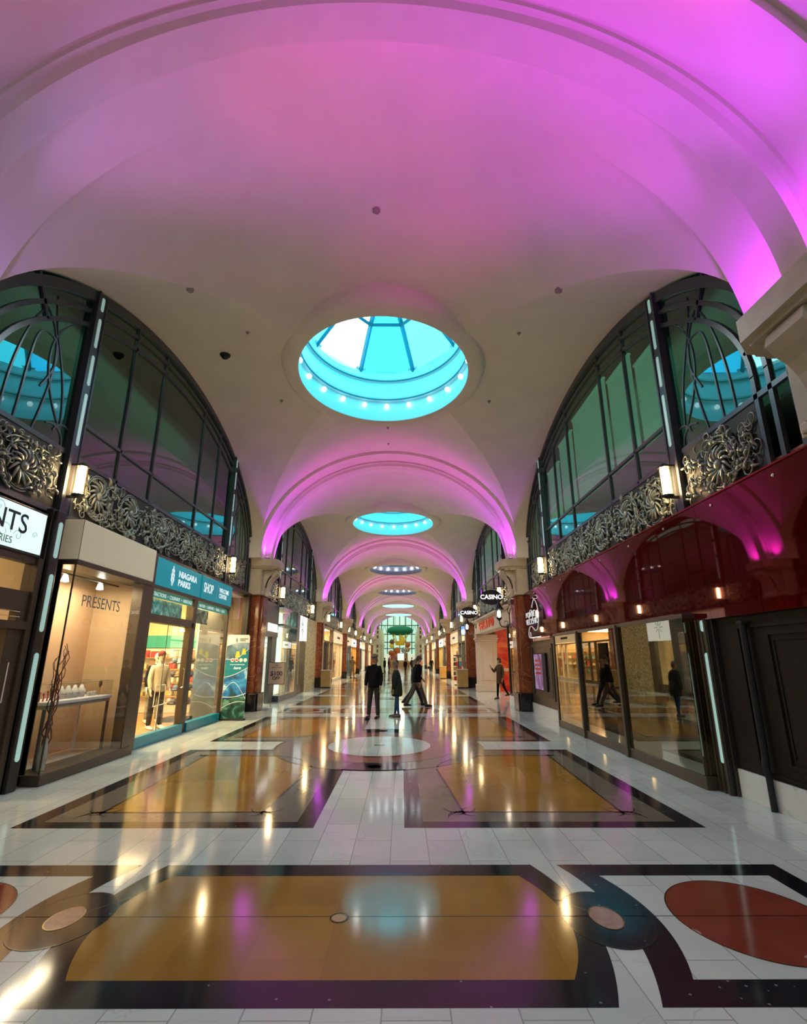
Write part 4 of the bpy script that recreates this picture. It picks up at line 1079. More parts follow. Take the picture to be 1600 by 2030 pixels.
# cap stand (dark, crowded) right of the door post
cs = thing('cap_stand', 'tall dark display stand crowded with caps and plush goods in the parks shop window', 'display stand', (-5.6, 14.9, 0))
m = MB(); m.bbox(-5.95, -5.35, 14.65, 15.25, .013, .12, .01); m.tube([(-5.65, 14.95, .1), (-5.65, 14.95, 2.0)], .03, 8)
for z in (.45, .8, 1.15, 1.5, 1.85): m.lathe([(.0, z), (.30, z), (.30, z+.015), (0, z+.015)], -5.65, 14.95, 16)
m.build('stand', blackm, cs)
k_ = 0
for zi, z in enumerate((.465, .815, 1.165, 1.515)):
    for j in range(7):
        a = 2*pi*j/7 + zi; x, y = -5.65 + .23*cos(a), 14.95 + .23*sin(a)
        m = MB(); m.smooth = True; m.ball((0, 0, .075), (.085, .085, .075), 10, 8); m.smooth = False
        m.add([(cos(a + q)*r, sin(a + q)*r, .05 - .03*(r > .1)) for q in (-.7, -.35, 0, .35, .7) for r in (.07, .16 - abs(q)*.05)], [(0,1,3,2), (2,3,5,4), (4,5,7,6), (6,7,9,8)])
        o = m.build('cap', [GM[1], GM[2], GM[5], GM[6], GM[4]][(k_*3 + zi) % 5]); o.location = (x, y, z); k_ += 1
        tag(o, 'cap on the %s tier of the dark stand, %s going round' % (['bottom', 'second', 'third', 'top'][zi], place_word(j, 7)), 'cap', 'caps on the dark stand')

# roll-up banner
bn = thing('banner_stand', 'tall white and teal parks banner with photos of rapids, left of the pilaster', 'banner', (-4.25, 15.25, 0))
bx0, bx1, bz0, bz1, by = -4.57, -3.93, .05, 2.30, 15.25
def bpanel(pts, y, name, m_):
    m = MB(); m.add([(bx0 + (bx1-bx0)*u, y, bz0 + (bz1-bz0)*v) for u, v in pts], [list(range(len(pts)))]); return m.build(name, m_, bn, recalc=False)
rc_ = .09
out = [(0, 0), (1, 0)] + [(1 - rc_ + rc_*sin(a), 1 - .035 + .035*cos(a)) for a in [pi/2 - pi/2*i/6 for i in range(7)]] + [(rc_ - rc_*sin(a), 1 - .035 + .035*cos(a)) for a in [pi/2*i/6 for i in range(7)]]
m = MB(); m.extrude([(bx0 + (bx1-bx0)*u, bz0 + (bz1-bz0)*v) for u, v in out], by, by + .012, 1); m.build('sheet', mat('banner_white', (.72, .78, .80), .5), bn)
def wave(a, b, c, n=16): return [(i/n, a + (b-a)*i/n + c*sin(pi*i/n)) for i in range(n+1)]
def band(lo, hi, y, name, m_): bpanel(lo + hi[::-1], y, name, m_)
tl = wave(.72, .83, -.02); 
band(wave(.50, .60, -.03), wave(.86, .90, .02), by - .002, 'mist_photo', film_mat('mist_photo', [(.02, .05, .06), (.10, .20, .25), (.35, .45, .5)], 1.6, .15))
band(wave(.47, .60, -.02), wave(.70, .83, -.05), by - .004, 'teal_field', teal)
band(wave(.22, .26, .0), wave(.48, .59, -.02), by - .003, 'rapids_photo', film_mat('rapids_photo', [(.01, .06, .05), (.01, .12, .35), (.03, .3, .55), (.5, .75, .8)], 2.2, .15))
band([(0, 0), (1, 0)], wave(.24, .28, -.02), by - .003, 'foliage_photo', film_mat('foliage_photo', [(.004, .02, .015), (.01, .09, .06), (.15, .35, .25)], 4, .1))
m = MB()
for w_, c in ((wave(.70, .83, -.05), 1), (wave(.48, .60, -.02), 1), (wave(.25, .29, -.02), 1), (wave(.12, .19, .03), 1), ([(i/16, .30 + .12*sin(pi*i/16*1.2)) for i in range(17)], 1)):
    m.tube([(bx0 + (bx1-bx0)*u, by - .006, bz0 + (bz1-bz0)*v) for u, v in w_], .008, 4)
m.build('white_curves', white, bn)
m = MB(); m.smooth = True
for (u, v, r) in ((.52, .765, .05), (.78, .80, .045)):
    x, z = bx0 + (bx1-bx0)*u, bz0 + (bz1-bz0)*v
    m.grid([[(x + a*r*1.5 - (1-t_)*0, by - .008, z - .10 + .17*t_ + .0*a) for a in (-1 + .5*t_, -.3, .3, 1 - .5*t_)] for t_ in (0, .5, 1)])
m.build('yellow_ponchos', mat('poncho_yellow', (.55, .6, .03), .6), bn)
m = MB(); leaf_logo(m, by - .003, bx0 + (bx1-bx0)*.42, bz0 + (bz1-bz0)*.935, .13, xd=1); m.build('emblem', greylet, bn)
mm = text_mb('NIAGARA', .055, (bx0 + .36, by - .004, 2.185), (1,0,0), ZD, .001, .001, 'LEFT'); text_mb('PARKS', .055, (bx0 + .36, by - .004, 2.135), (1,0,0), ZD, .001, .001, 'LEFT', mm); mm.build('lettering', blacklet, bn)
m = MB()
for i in range(4): 
    x = bx0 + (bx1-bx0)*(.30 + .19*i); m.lathe([(0, 0), (.052, 0)], 0, 0, 16); n_ = 32
    m.v[-n_:] = [(x + a, by - .006, 1.60 + b) for a, b, c in m.v[-n_:]]
m.build('round_badges', white, bn)
m = MB(); m.box(bx0 + .16, bx0 + .23, by - .009, by - .008, 1.585, 1.615); m.box(bx0 + .28, bx0 + .35, by - .009, by - .008, 1.58, 1.62); m.build('badge_marks', redorn, bn)
mm = text_mb('YOUR WELCOME CENTRE', .035, (bx0 + .34, by - .006, 1.475), (1,0,0), ZD, .001, 0); text_mb('here', .11, (bx0 + .34, by - .006, 1.385), (1,0,0), ZD, .001, .001, 'CENTER', mm, shear=.4); mm.build('slogan', whitelet, bn)
m = MB(); m.bbox(bx0 - .02, bx1 + .02, by - .08, by + .10, 0.003, .05, .01); m.build('base', blackm, bn)

# ------------------------------------------------------------------ left, second bay: leather shop
ds = thing('storefront', 'dark metal storefront with bright white glass bay beyond the first left pilaster', 'storefront', (-4.6, 21.5, 0))
m = MB()
m.box(-4.86, -4.62, 18.75, 19.2, 0.003, 3.74); m.box(-4.80, -4.60, 19.2, 21.5, 2.45, 3.74); m.box(-4.80, -4.62, 19.2, 19.35, 0.003, 2.45); m.box(-4.80, -4.62, 20.7, 21.45, 0.003, 2.45)
m.box(-4.80, -4.40, 21.5, 24.6, 3.68, 3.74); m.box(-4.80, -4.39, 21.5, 24.6, 2.94, 3.0); m.box(-4.80, -4.40, 21.5, 24.6, 0.003, .22); m.box(-4.80, -4.42, 24.5, 25.15, 0.003, 3.74)
m.build('frame', steel, ds)
m = MB(); m.box(-4.72, -4.71, 19.35, 20.7, .15, 2.45); m.build('door_pane', shopglass, ds)
m = MB(); m.box(-4.42, -4.41, 21.52, 24.5, .22, 3.68); m.box(-4.80, -4.42, 21.5, 21.51, .22, 3.68); m.build('bay_pane', shopglass, ds)
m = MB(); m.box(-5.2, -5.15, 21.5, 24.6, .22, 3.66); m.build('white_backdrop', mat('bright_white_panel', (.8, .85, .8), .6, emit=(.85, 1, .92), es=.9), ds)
text_mb('DANIER', .42, (-4.58, 20.55, 2.78), YD, ZD, .02, .012).build('lettering', mat('lit_letters', (1, 1, 1), .4, emit=(1, .97, .9), es=1.3), ds)
m = MB(); m.bbox(-4.86, -4.55, 25.2, 27.8, 2.50, 3.70, .02); lb = m.build('lightbox_sign', lightbox); tag(lb, 'white square lightbox with a thin black flower line drawing', 'sign')
m = MB()
for a in range(8): m.tube([(-4.545, 26.5 + .10*cos(a*pi/4), 3.15 + .10*sin(a*pi/4)), (-4.545, 26.5 + .42*cos(a*pi/4), 3.15 + (.55 if a in (2, 6) else .32)*sin(a*pi/4))], .012, 4)
o = m.build('flower_drawing', blacklet, lb); 
m = MB()
m.box(-4.80, -4.60, 25.2, 25.45, 0.003, 2.5); m.box(-4.80, -4.60, 27.3, 27.9, 0.003, 2.5); m.box(-4.8, -4.62, 25.45, 27.3, .003, .4)
t = thing('storefront', 'brown-framed shop opening under the white lightbox on the left', 'storefront', (-4.6, 26.5, 0)); m.build('frame', bronze2, t)
m = MB(); m.box(-4.75, -4.74, 25.45, 27.3, .4, 2.5); m.build('pane', shopglass, t)
m = MB(); m.box(-4.80, -4.60, 27.9, 31.3, 0.003, 3.72)
o = m.build('mosaic_wall', film_mat('gold_mosaic', [(.12, .09, .03), (.45, .36, .14), (.75, .68, .4)], 14, .12)); tag(o, 'shimmering gold mosaic wall before the second left pilaster', 'wall panel')
rm2 = room((-7, 24, 0))
m = MB(); m.box(-8.9, -8.85, 18.3, 32, 0, 3.7); m.box(-8.85, -4.9, 24.8, 24.9, 0, 3.7); m.build('walls', mat('pale_wall', (.6, .6, .48), .8), rm2)
m = MB(); m.box(-8, -5.4, 19.4, 21, 3.58, 3.6); m.box(-8, -5.4, 25.4, 27.2, 3.58, 3.6); m.build('light_panel', whitepanel, rm2)
# $100 off sign on two legs
es = thing('easel_sign', 'small beige floor sign reading $100 OFF on two thin legs', 'sign', (-3.95, 18.95, 0))
m = MB(); m.bbox(-4.24, -3.68, 18.93, 18.96, .78, 1.50, .008); m.build('board', mat('sign_beige', (.62, .48, .38), .6), es)
m = MB(); yframe(m, 1, -4.25, -4.24, 18.92, 18.97, .77, 1.51, .01); m.box(-4.25, -3.67, 18.925, 18.965, 1.50, 1.515); m.box(-4.25, -3.67, 18.925, 18.965, .765, .78); m.box(-4.255, -4.24, 18.925, 18.965, .77, 1.51); m.box(-3.68, -3.665, 18.925, 18.965, .77, 1.51); m.build('rim', bronze2, es)
for x in (-4.10, -3.83):
    m = MB(); m.tube([(x, 18.945, .78), (x, 18.945, 0.02)], .010, 6); lg_ = m.build('leg', chrome, es)
    m = MB(); m.lathe([(0, .004), (.07, .004), (.07, .014), (0, .02)], x - .02, 18.945, 16); m.build('foot', white, lg_)
text_mb('$100', .21, (-3.96, 18.925, 1.13), (1,0,0), ZD, .001, .012).build('price_lettering', blacklet, es)
text_mb('OFF', .15, (-3.96, 18.925, .975), (1,0,0), ZD, .001, .010).build('lettering', blacklet, es)
text_mb('THE', .05, (-3.96, 18.925, 1.40), (1,0,0), ZD, .001, .001).build('small_lettering', blacklet, es)
text_mb('WOOL STORY', .055, (-3.96, 18.925, 1.335), (1,0,0), ZD, .001, .001).build('small_lettering', blacklet, es)

# ------------------------------------------------------------------ right: restaurant with red fascia
rf = thing('red_fascia', 'long glossy dark red fascia panel above the restaurant windows on the right', 'fascia', (4.62, 11, 2.2))
ys = [4.66, 7.0, 9.7, 12.2, 14.9, 17.46]
for a, b in zip(ys[:-1], ys[1:]):
    m = MB(); m.box(4.58, 4.62, a + .003, b - .003, 2.16, 3.73); m.build('panel', redpanel, rf)
m = MB(); m.box(4.56, 4.72, 4.66, 17.46, 3.73, 3.75); m.build('top_edge', mat('red_edge', (.30, .01, .01), .2, .3), rf)
for y in (5.4, 6.6, 7.9, 9.2, 10.6, 12.0, 13.4, 14.9, 16.2):
    m = MB(); m.smooth = True; m.ball((4.575, y, 3.62), (.012, .022, .022), 10, 6); m.build('stud', chrome, rf)
ln = thing('script_sign', 'looping white script logo on the far end of the red fascia', 'sign', (4.57, 16.6, 2.8))
mm = text_mb('PONTE', .24, (4.572, 16.85, 3.00), -YD, ZD, .004, -.01, sx=1.5); mm.build('lettering', whitelet, ln)
mm = text_mb('VECCHIO', .26, (4.572, 16.65, 2.77), -YD, ZD, .004, -.01, sx=1.4); mm.build('lettering', whitelet, ln)
m = MB()
cv = [(16.9, 2.95), (16.75, 3.15), (16.5, 3.2), (16.35, 3.0), (16.45, 2.85)]
def spl(P_, n=8):
    out = []
    P2 = [P_[0]] + P_ + [P_[-1]]
    for i in range(1, len(P2) - 2):
        p0, p1, p2, p3 = [Vector(p) for p in P2[i-1:i+3]]
        for q in range(n):
            t_ = q/n; out.append(tuple(.5*((2*p1) + (-p0 + p2)*t_ + (2*p0 - 5*p1 + 4*p2 - p3)*t_*t_ + (-p0 + 3*p1 - 3*p2 + p3)*t_**3)))
    out.append(P2[-1]); return out
for cv in ([(17.0, 2.88), (16.85, 3.12), (16.6, 3.10), (16.55, 2.85), (16.75, 2.78)], [(16.55, 2.9), (16.35, 3.1), (16.12, 3.02), (16.15, 2.8)],
           [(16.6, 3.2), (16.3, 3.42), (15.95, 3.25), (15.85, 2.85), (16.0, 2.55), (16.3, 2.48), (16.7, 2.62), (17.0, 2.60), (17.15, 2.42), (17.05, 2.28), (16.9, 2.33), (16.95, 2.46)]):
    m.tube([(4.570, a, b) for a, b in spl(cv)], .007, 5)
m.build('flourish', whitelet, ln)
m = MB(); m.box(4.57, 4.58, 15.7, 16.9, 2.26, 2.29); m.build('underline', whitelet, ln)

rw = thing('restaurant_window', 'projecting dark glass shop window under the red fascia on the right', 'storefront', (4.5, 10.7, 0))
m = MB()
m.bbox(4.86, 4.40, 7.38, 13.9, 0.003, .16, .01); m.box(4.86, 4.40, 7.40, 13.9, 2.20, 2.26)
for y in (9.75, 11.95): m.bbox(4.36, 4.44, y - .045, y + .045, 0.003, 2.24, .008)
m.bbox(4.40, 4.50, 13.82, 13.92, 0.003, 2.24, .008)
m.bbox(4.86, 4.56, 7.12, 7.40, 0.003, 2.16, .01)
for y in (7.14, 7.24, 7.34): m.box(4.54, 4.58, y - .02, y + .02, 0.003, 2.16)
m.build('frame', bronze2, rw)
for a, b in ((7.44, 9.70), (9.80, 11.90), (12.0, 13.82)):
    m = MB(); m.add([(4.42, a, .16), (4.42, b, .16), (4.42, b, 2.20), (4.42, a, 2.20)], [(0,1,2,3)]); m.build('pane', darkglass, rw)
m = MB(); m.add([(4.42, 7.42, .16), (4.80, 7.42, .16), (4.80, 7.42, 2.20), (4.42, 7.42, 2.20)], [(0,1,2,3)]); m.build('side_pane', darkglass, rw)
m = MB(); m.box(4.72, 4.88, 7.44, 7.60, .16, 2.2); m.build('dark_jamb', blackm, rw)
m = MB(); m.box(4.46, 6.4, 7.5, 13.9, .16, .18); m.build('inner_sill', mat('pale_sill', (.5, .47, .4), .4), rw)
rr2 = room((6, 11, 0))
m = MB(); m.box(6.5, 6.55, 7.2, 14.0, 0, 3.6); m.box(4.88, 6.5, 7.2, 7.25, 0, 3.6); m.box(4.88, 6.5, 13.95, 14.0, 0, 3.6); m.build('walls', mat('dim_brown', (.14, .10, .055), .7, noise=.2, nscale=1.5), rr2)
m = MB(); m.box(5.0, 6.4, 7.6, 13.6, 3.4, 3.45); m.build('ceiling_board', dimroom, rr2)
area((5.6, 10.8, 3.3), (0, 0, 0), 1.0, 4.5, 5, (1.0, .75, .45))
for i, y in enumerate((8.3, 9.2, 10.4, 11.2, 12.6)):
    t = thing('wine_rack', '%s slim rack of bottles behind the restaurant glass' % place_word(i, 5), 'rack', (6.0, y, 0), 'bottle racks behind the restaurant glass')
    m = MB(); m.box(5.98, 6.02, y - .22, y - .20, .18, 1.9); m.box(5.98, 6.02, y + .20, y + .22, .18, 1.9)
    for z in (.4, .7, 1.0, 1.3, 1.6): m.box(5.9, 6.1, y - .2, y + .2, z, z + .015)
    m.build('rack_frame', bronze2, t)
    for zi, z in enumerate((.415, .715, 1.015, 1.315)):
        for q in range(2):
            m = MB(); m.smooth = True; m.lathe([(0, 0), (.04, 0), (.04, .16), (.014, .2), (.014, .26), (0, .26)], 0, 0, 10)
            o = m.build('bottle', [GM[3], GM[1], GM[5]][(zi + q + i) % 3]); o.location = (6.0, y - .09 + q*.18, z)
            tag(o, '%s bottle on tier %s of the %s bottle rack behind dark glass' % (['near', 'far'][q], ['one', 'two', 'three', 'four'][zi], place_word(i, 5)), 'bottle', 'bottles behind the restaurant glass')

dp = thing('moulded_panelling', 'dark brown moulded wall panelling over white marble at the right edge', 'panelling', (4.66, 5.9, 0))
m = MB(); m.box(4.66, 4.86, 4.66, 7.12, .33, 2.16); m.build('board', darkwood, dp)
m = MB()
for a, b, z0, z1 in ((4.75, 6.10, .5, 1.95),):
    yframe(m, 1, 4.64, 4.66, a, b, z0, z1, .035); yframe(m, 1, 4.65, 4.66, a + .08, b - .08, z0 + .08, z1 - .08, .02)
yframe(m, 1, 4.64, 4.66, 4.70, 6.62, .36, 2.04, .03)
m.build('moulding', darkwood, dp)
m = MB(); m.box(4.64, 4.86, 4.66, 7.12, 0.002, .325); m.build('plinth', whiteplinth, dp)
pp = thing('barrier_post', 'slim black pole leaning upright against the dark panelling at the right', 'pole', (4.58, 6.42, 0))
m = MB(); m.tube([(4.60, 6.42, 0.003), (4.60, 6.42, .34), (4.585, 6.42, .46), (4.60, 6.42, .60), (4.60, 6.42, 2.07)], [.035, .035, .045, .04, .04], 10); m.build('pole', blackm, pp)
m = MB(); m.bbox(4.555, 4.645, 6.37, 6.47, 2.05, 2.09, .01); m.build('cap', blackm, pp)

bw = thing('moulded_panelling', 'brown moulded menu wall over white marble beside the right pilaster', 'panelling', (4.66, 15.7, 0))
m = MB(); m.box(4.66, 4.86, 13.92, 17.50, .30, 2.16); m.build('board', bronze2, bw)
m = MB(); yframe(m, 1, 4.63, 4.66, 14.9, 17.2, .5, 2.05, .06); yframe(m, 1, 4.645, 4.66, 15.1, 17.0, .6, 1.92, .03); m.build('moulding', bronze2, bw)
m = MB(); m.box(4.63, 4.86, 13.92, 17.50, 0.002, .295); m.build('plinth', whiteplinth, bw)
po = thing('menu_poster', 'framed purple and white poster on the brown wall by the right pilaster', 'poster', (4.63, 16.2, .75))
m = MB(); m.bbox(4.60, 4.645, 15.55, 16.85, .72, 1.80, .008); m.build('frame', blackm, po)
m = MB(); m.box(4.594, 4.60, 15.9, 16.80, .75, 1.77); m.build('print', film_mat('poster_print', [(.05, .03, .08), (.25, .12, .3), (.6, .55, .7)], 1.6, .5), po)
m = MB()
for z in (1.55, 1.42, 1.30, 1.18): m.box(4.590, 4.594, 16.0, 16.7, z, z + .07)
m.build('poster_bands', redorn, po)

# ------------------------------------------------------------------ right, second bay: white portal, red room, lanterns
wp = thing('restaurant_portal', 'white classical portal with panelled pier and red lettering on its beam', 'portal', (4.6, 23.5, 0))
crm = mat('portal_white', (.74, .60, .46), .55, noise=.04, nscale=2)
m = MB(); m.bbox(4.40, 4.86, 18.75, 28.7, 2.92, 3.42, .01); m.box(4.34, 4.86, 18.7, 28.76, 3.42, 3.50); m.box(4.28, 4.86, 18.66, 28.8, 3.50, 3.58); m.box(4.36, 4.86, 18.72, 28.74, 2.86, 2.92); m.build('beam', crm, wp)
m = MB(); m.bbox(4.42, 5.46, 28.0, 28.7, .35, 2.62, .01); m.build('pier', crm, wp)
m = MB(); m.bbox(4.36, 5.52, 27.94, 28.7, 0.003, .35, .02); m.bbox(4.38, 5.50, 27.96, 28.7, 2.50, 2.86, .02); m.box(4.32, 5.54, 27.90, 28.7, 2.62, 2.68); m.build('pier_mouldings', crm, wp)
m = MB()
for a, b in ((4.62, 4.66), (5.24, 5.28)): m.box(a, b, 27.975, 28.0, .6, 2.35)
m.box(4.62, 5.28, 27.975, 28.0, 2.35, 2.39); m.box(4.62, 5.28, 27.975, 28.0, .56, .60); m.build('pier_panel', crm, wp)
text_mb('G E L A T O', .50, (4.375, 24.6, 3.17), -YD, ZD, .04, .03, sx=1.6).build('lettering', mat('red_letters', (.5, .05, .01), .4, emit=(1, .12, .02), es=.15), wp)
rrm = room((6.5, 25, 0))
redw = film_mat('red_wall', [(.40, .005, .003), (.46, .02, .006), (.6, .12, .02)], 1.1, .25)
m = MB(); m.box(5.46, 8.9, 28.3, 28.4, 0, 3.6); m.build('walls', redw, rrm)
m = MB(); m.box(8.9, 8.95, 18.3, 28.4, 0, 3.6); m.box(4.9, 8.9, 18.35, 18.4, 0, 3.6); m.build('side_walls', mat('brown_red', (.18, .05, .03), .7), rrm)
m = MB(); m.box(4.9, 8.9, 18.4, 28.3, 3.55, 3.6); m.build('ceiling_board', mat('ceil_dark', (.2, .1, .06), .8), rrm)
m = MB(); m.box(5.46, 6.6, 28.2, 28.3, 1.0, 1.15); m.build('counter_line', crm, rrm)
area((6.6, 23.5, 3.5), (0, 0, 0), 2, 6, 120, (1.0, .72, .45))
bg = thing('bistro_window', 'dark bistro glazing over a white plinth just beyond the right pilaster', 'storefront', (4.5, 19.2, 0))
m = MB(); yframe(m, 1, 4.42, 4.50, 18.72, 20.0, .36, 2.85, .06); m.build('frame', bronze2, bg)
m = MB(); m.add([(4.46, 18.75, .36), (4.46, 19.97, .36), (4.46, 19.97, 2.85), (4.46, 18.75, 2.85)], [(0,1,2,3)]); m.build('pane', darkglass, bg)
m = MB(); m.box(4.40, 4.86, 18.72, 20.0, 0.002, .355); m.build('plinth', whiteplinth, bg)
def lantern(label, x, y, z):
    t = thing('lantern', label, 'lantern', (x, y, z))
    ir = mat('black_iron', (.012, .009, .011), .5)
    m = MB(); m.lathe([(.0, z + .62), (.03, z + .60), (.05, z + .52), (.13, z + .36), (.19, z + .30), (.19, z + .28), (.14, z + .28)], x, y, 8, cap=False); m.ball((x, y, z + .64), .03, 8, 6); m.build('hood', ir, t)
    m = MB(); m.lathe([(.13, z + .28), (.09, z + .0), (.10, z - .02), (.04, z - .08), (0, z - .10)], x, y, 6)
    m.v = m.v[:]; 
    m2 = MB()
    for i in range(6): a = 2*pi*i/6; m2.tube([(x + .14*cos(a), y + .14*sin(a), z + .28), (x + .09*cos(a), y + .09*sin(a), z)], .009, 4)
    m2.lathe([(.095, z), (.105, z - .02), (.04, z - .10), (0, z - .12)], x, y, 12); m2.build('cage', ir, t)
    m = MB(); m.smooth = True; m.lathe([(.03, z + .0), (.06, z + .06), (.06, z + .2), (.02, z + .26), (0, z + .26)], x, y, 12); m.build('glass_chimney', mat('lantern_flame', (1, .9, .7), .4, emit=(1, .82, .6), es=12), t)
    m = MB(); sgn = 1
    m.tube([(a, y, b) for a, b in spl([(x, z - .12), (x + .05, z - .28), (x + .22, z - .33), (x + .36, z - .22), (x + .37, z + .1), (x + .42, z + .3), (x + .5, z + .32)])], .018, 6)
    m.tube([(a, y, b) for a, b in spl([(x + .37, z + .1), (x + .30, z + .28), (x + .38, z + .42), (x + .32, z + .5), (x + .26, z + .44)])], .013, 6)
    m.tube([(a, y, b) for a, b in spl([(x + .25, z - .30), (x + .3, z - .16), (x + .2, z - .12), (x + .18, z - .2)])], .010, 6)
    m.bbox(x + .46, x + .52, y - .05, y + .05, z + .05, z + .55, .015)
    m.build('scroll_arm', ir, t)
lantern('black wrought lantern beside the nearer end of the white portal', 3.90, 18.6, 3.04)
lantern('black wrought lantern at the far end of the white portal, before the screen', 3.90, 27.9, 3.12)
def casino(label, x, y, z, r=.43):
    t = thing('hanging_sign', label, 'sign', (x, y, z))
    n = 40
    m = MB(); m.extrude([(x + r*cos(2*pi*i/n), z + r*.66*sin(2*pi*i/n)) for i in range(n)], y, y + .10, 1); m.build('oval_board', blackm, t)
    text_mb('CASINO', .235, (x, y - .012, z), (1,0,0), ZD, .01, .012).build('lettering', mat('lit_white_letters', (1, 1, 1), .4, emit=(1, 1, 1), es=1.0), t)
    m = MB(); m.tube([(x + r - .02, y + .05, z), (4.72, y + .05, z)], .015, 6); m.tube([(x, y + .05, z + r*.66), (x, y + .05, z + r*.66 + .06), (4.72, y + .05, z + r*.66 + .06)], .012, 6); m.build('arm', bronze, t)
casino('black oval CASINO sign nearer the camera, above the first lantern', 3.90, 20.0, 3.92)
casino('black oval CASINO sign farther down the hall, above the second lantern', 3.79, 26.0, 3.83)
# screen beyond the portal
t = thing('display_screen', 'bluish lit display screen above the shop past the white portal', 'screen', (4.2, 33.5, 3.3))
m = MB(); m.bbox(4.12, 4.86, 33.0, 33.12, 3.02, 3.62, .01); m.build('casing', blackm, t)
m = MB(); m.box(4.16, 4.8, 32.995, 33.0, 3.06, 3.58); m.build('screen', film_mat('screen_img', [(.05, .15, .4), (.2, .4, .7), (.8, .9, 1)], 1.5, 1.2), t)

# ------------------------------------------------------------------ far shops along both sides
def far_front(s, y0, y1, frame, roomlab, lab, sign, light, seed, es_=4.0, panel=None, xf=4.62):
    rr = random.Random(seed)
    t = thing('storefront', lab, 'storefront', (s*xf, (y0+y1)/2, 0))
    m = MB()
    m.box(s*4.86, s*xf, y0, y0 + .25, 0.003, 3.74); m.box(s*4.86, s*xf, y1 - .25, y1, 0.003, 3.74)
    m.box(s*4.86, s*xf, y0, y1, 2.7, 2.8); m.box(s*4.86, s*xf, y0, y1, 3.6, 3.74); m.box(s*4.86, s*xf, y0, y1, 0.003, .2)
    ym = (y0 + y1)/2; m.box(s*4.80, s*(xf + .02), ym - .08, ym + .08, .2, 2.7); m.box(s*4.80, s*(xf + .02), ym + 1.1, ym + 1.18, .2, 2.7)
    m.build('frame', frame, t)
    m = MB(); m.box(s*(xf + .08), s*(xf + .09), y0 + .25, y1 - .25, .2, 2.7); m.build('pane', shopglass, t)
    if sign:
        g = thing('lightbox_sign', sign[1], 'sign', (s*xf, ym, 2.8))
        m = MB(); m.box(s*(xf + .1), s*(xf - .02), y0 + .3, y1 - .3, 2.85, 3.55); m.build('face', sign[0], g)
        m = MB(); m.box(s*(xf - .02), s*(xf - .03), ym - .9, ym + .9, 3.12, 3.28); m.build('wordmark', blacklet, g)
    r = room((s*6.5, ym, 0))
    m = MB(); m.box(s*7.6, s*7.65, y0, y1, 0, 3.6); m.box(s*4.9, s*7.6, y1 - .05, y1, 0, 3.6); m.build('walls', [shopwall, beige, cream, wy][seed % 4], r)
    m = MB(); m.box(s*5.2, s*7.2, y0 + .5, y1 - .5, 3.5, 3.52); m.build('light_panel', light, r)
    m = MB()
    for z in (.6, 1.1, 1.6, 2.1): m.box(s*7.3, s*7.6, y0 + .3, y1 - .3, z, z + .04)
    for z in (.6, 1.1, 1.6, 2.1): m.box(s*4.95, s*7.3, y1 - .35, y1 - .05, z, z + .04)
    m.build('shelving', woodlt, r)
    for zi, z in enumerate((.64, 1.14, 1.64)):
        for i in range(6):
            m = MB(); h = rr.uniform(.15, .32); m.bbox(-.13, .13, -.10, .10, 0, h, .03)
            o = m.build('gift_box', GM[rr.randrange(len(GM))]); o.location = (s*(5.15 + i*.36), y1 - .2, z)
            tag(o, '%s box, %s, %s' % (place_word(i, 6), ['low shelf', 'mid shelf', 'top shelf'][zi], roomlab.replace('room of the ', '')), 'gift box', 'gift boxes in far shops')
    return t
whitef = mat('white_frame', (.7, .62, .5), .5)
goldf = mat('gold_wood', (.55, .34, .10), .35, noise=.1, nscale=3)
fronts = []
nme = {2: 'second', 3: 'third', 4: 'fourth', 5: 'fifth', 1: 'first'}
for s in (-1, 1):
    for k in range(1, NB):
        segs = [(rib(k) + .62, rib(k) + 6.9), (rib(k) + 7.0, rib(k+1) - .62)]
        for j, (a, b) in enumerate(segs):
            if k == 1: continue
            i = len(fronts)
            fr = [bronze2, whitef, bronze, goldf, steel, whitef][(i*5 + (s > 0)*2) % 6]
            nm = '%s shop after the %s pilaster on the %s' % (['nearer', 'farther'][j], nme[k], SIDE[s])
            sg_ = [None, (lightbox, 'white lightbox sign over the ' + nm), (mat('warm_sign', (.9, .8, .6), .5, emit=(1, .8, .5), es=.4), 'warm lit sign over the ' + nm)][(i + j + (s > 0)) % 3]
            fronts.append(far_front(s, a, b, fr, 'room of the ' + nm, ['bronze', 'white', 'dark', 'golden', 'steel', 'pale'][(i*5 + (s > 0)*2) % 6] + '-framed ' + nm, sg_, [warmpanel, warmpanel, whitepanel][i % 3], 40 + i))
# bins and podiums by the pilasters
def bin_(label, x, y, w=.55, h=.95):
    t = thing('wood_bin', label, 'bin', (x, y, 0))
    m = MB(); m.bbox(x - w/2, x + w/2, y - w/2, y + w/2, 0.06, h, .02); m.build('cabinet', goldf, t)
    m = MB(); m.bbox(x - w/2 - .02, x + w/2 + .02, y - w/2 - .02, y + w/2 + .02, h, h + .05, .01); m.build('top', crm, t)
    m = MB(); m.box(x - w/2 + .03, x + w/2 - .03, y - w/2 + .03, y + w/2 - .03, 0.002, .06); m.build('plinth', blackm, t)
bin_('golden wooden bin cabinet in front of the second left pilaster', -3.95, 31.4)
bin_('golden wooden cabinet in front of the second right pilaster', 3.95, 31.2, .6, 1.0)
bin_('small dark-topped wooden cabinet farther down on the right', 3.9, 45.2)
t = thing('postcard_stand', 'grey revolving stand of postcards past the white portal on the right', 'stand', (4.2, 34.6, 0))
m = MB(); m.lathe([(.28, .003), (.28, .05), (.04, .08), (.04, 1.75), (.3, 1.78), (.3, 1.85), (0, 1.9)], 4.1, 34.6, 16); m.build('column', steel, t)
rr = random.Random(9)
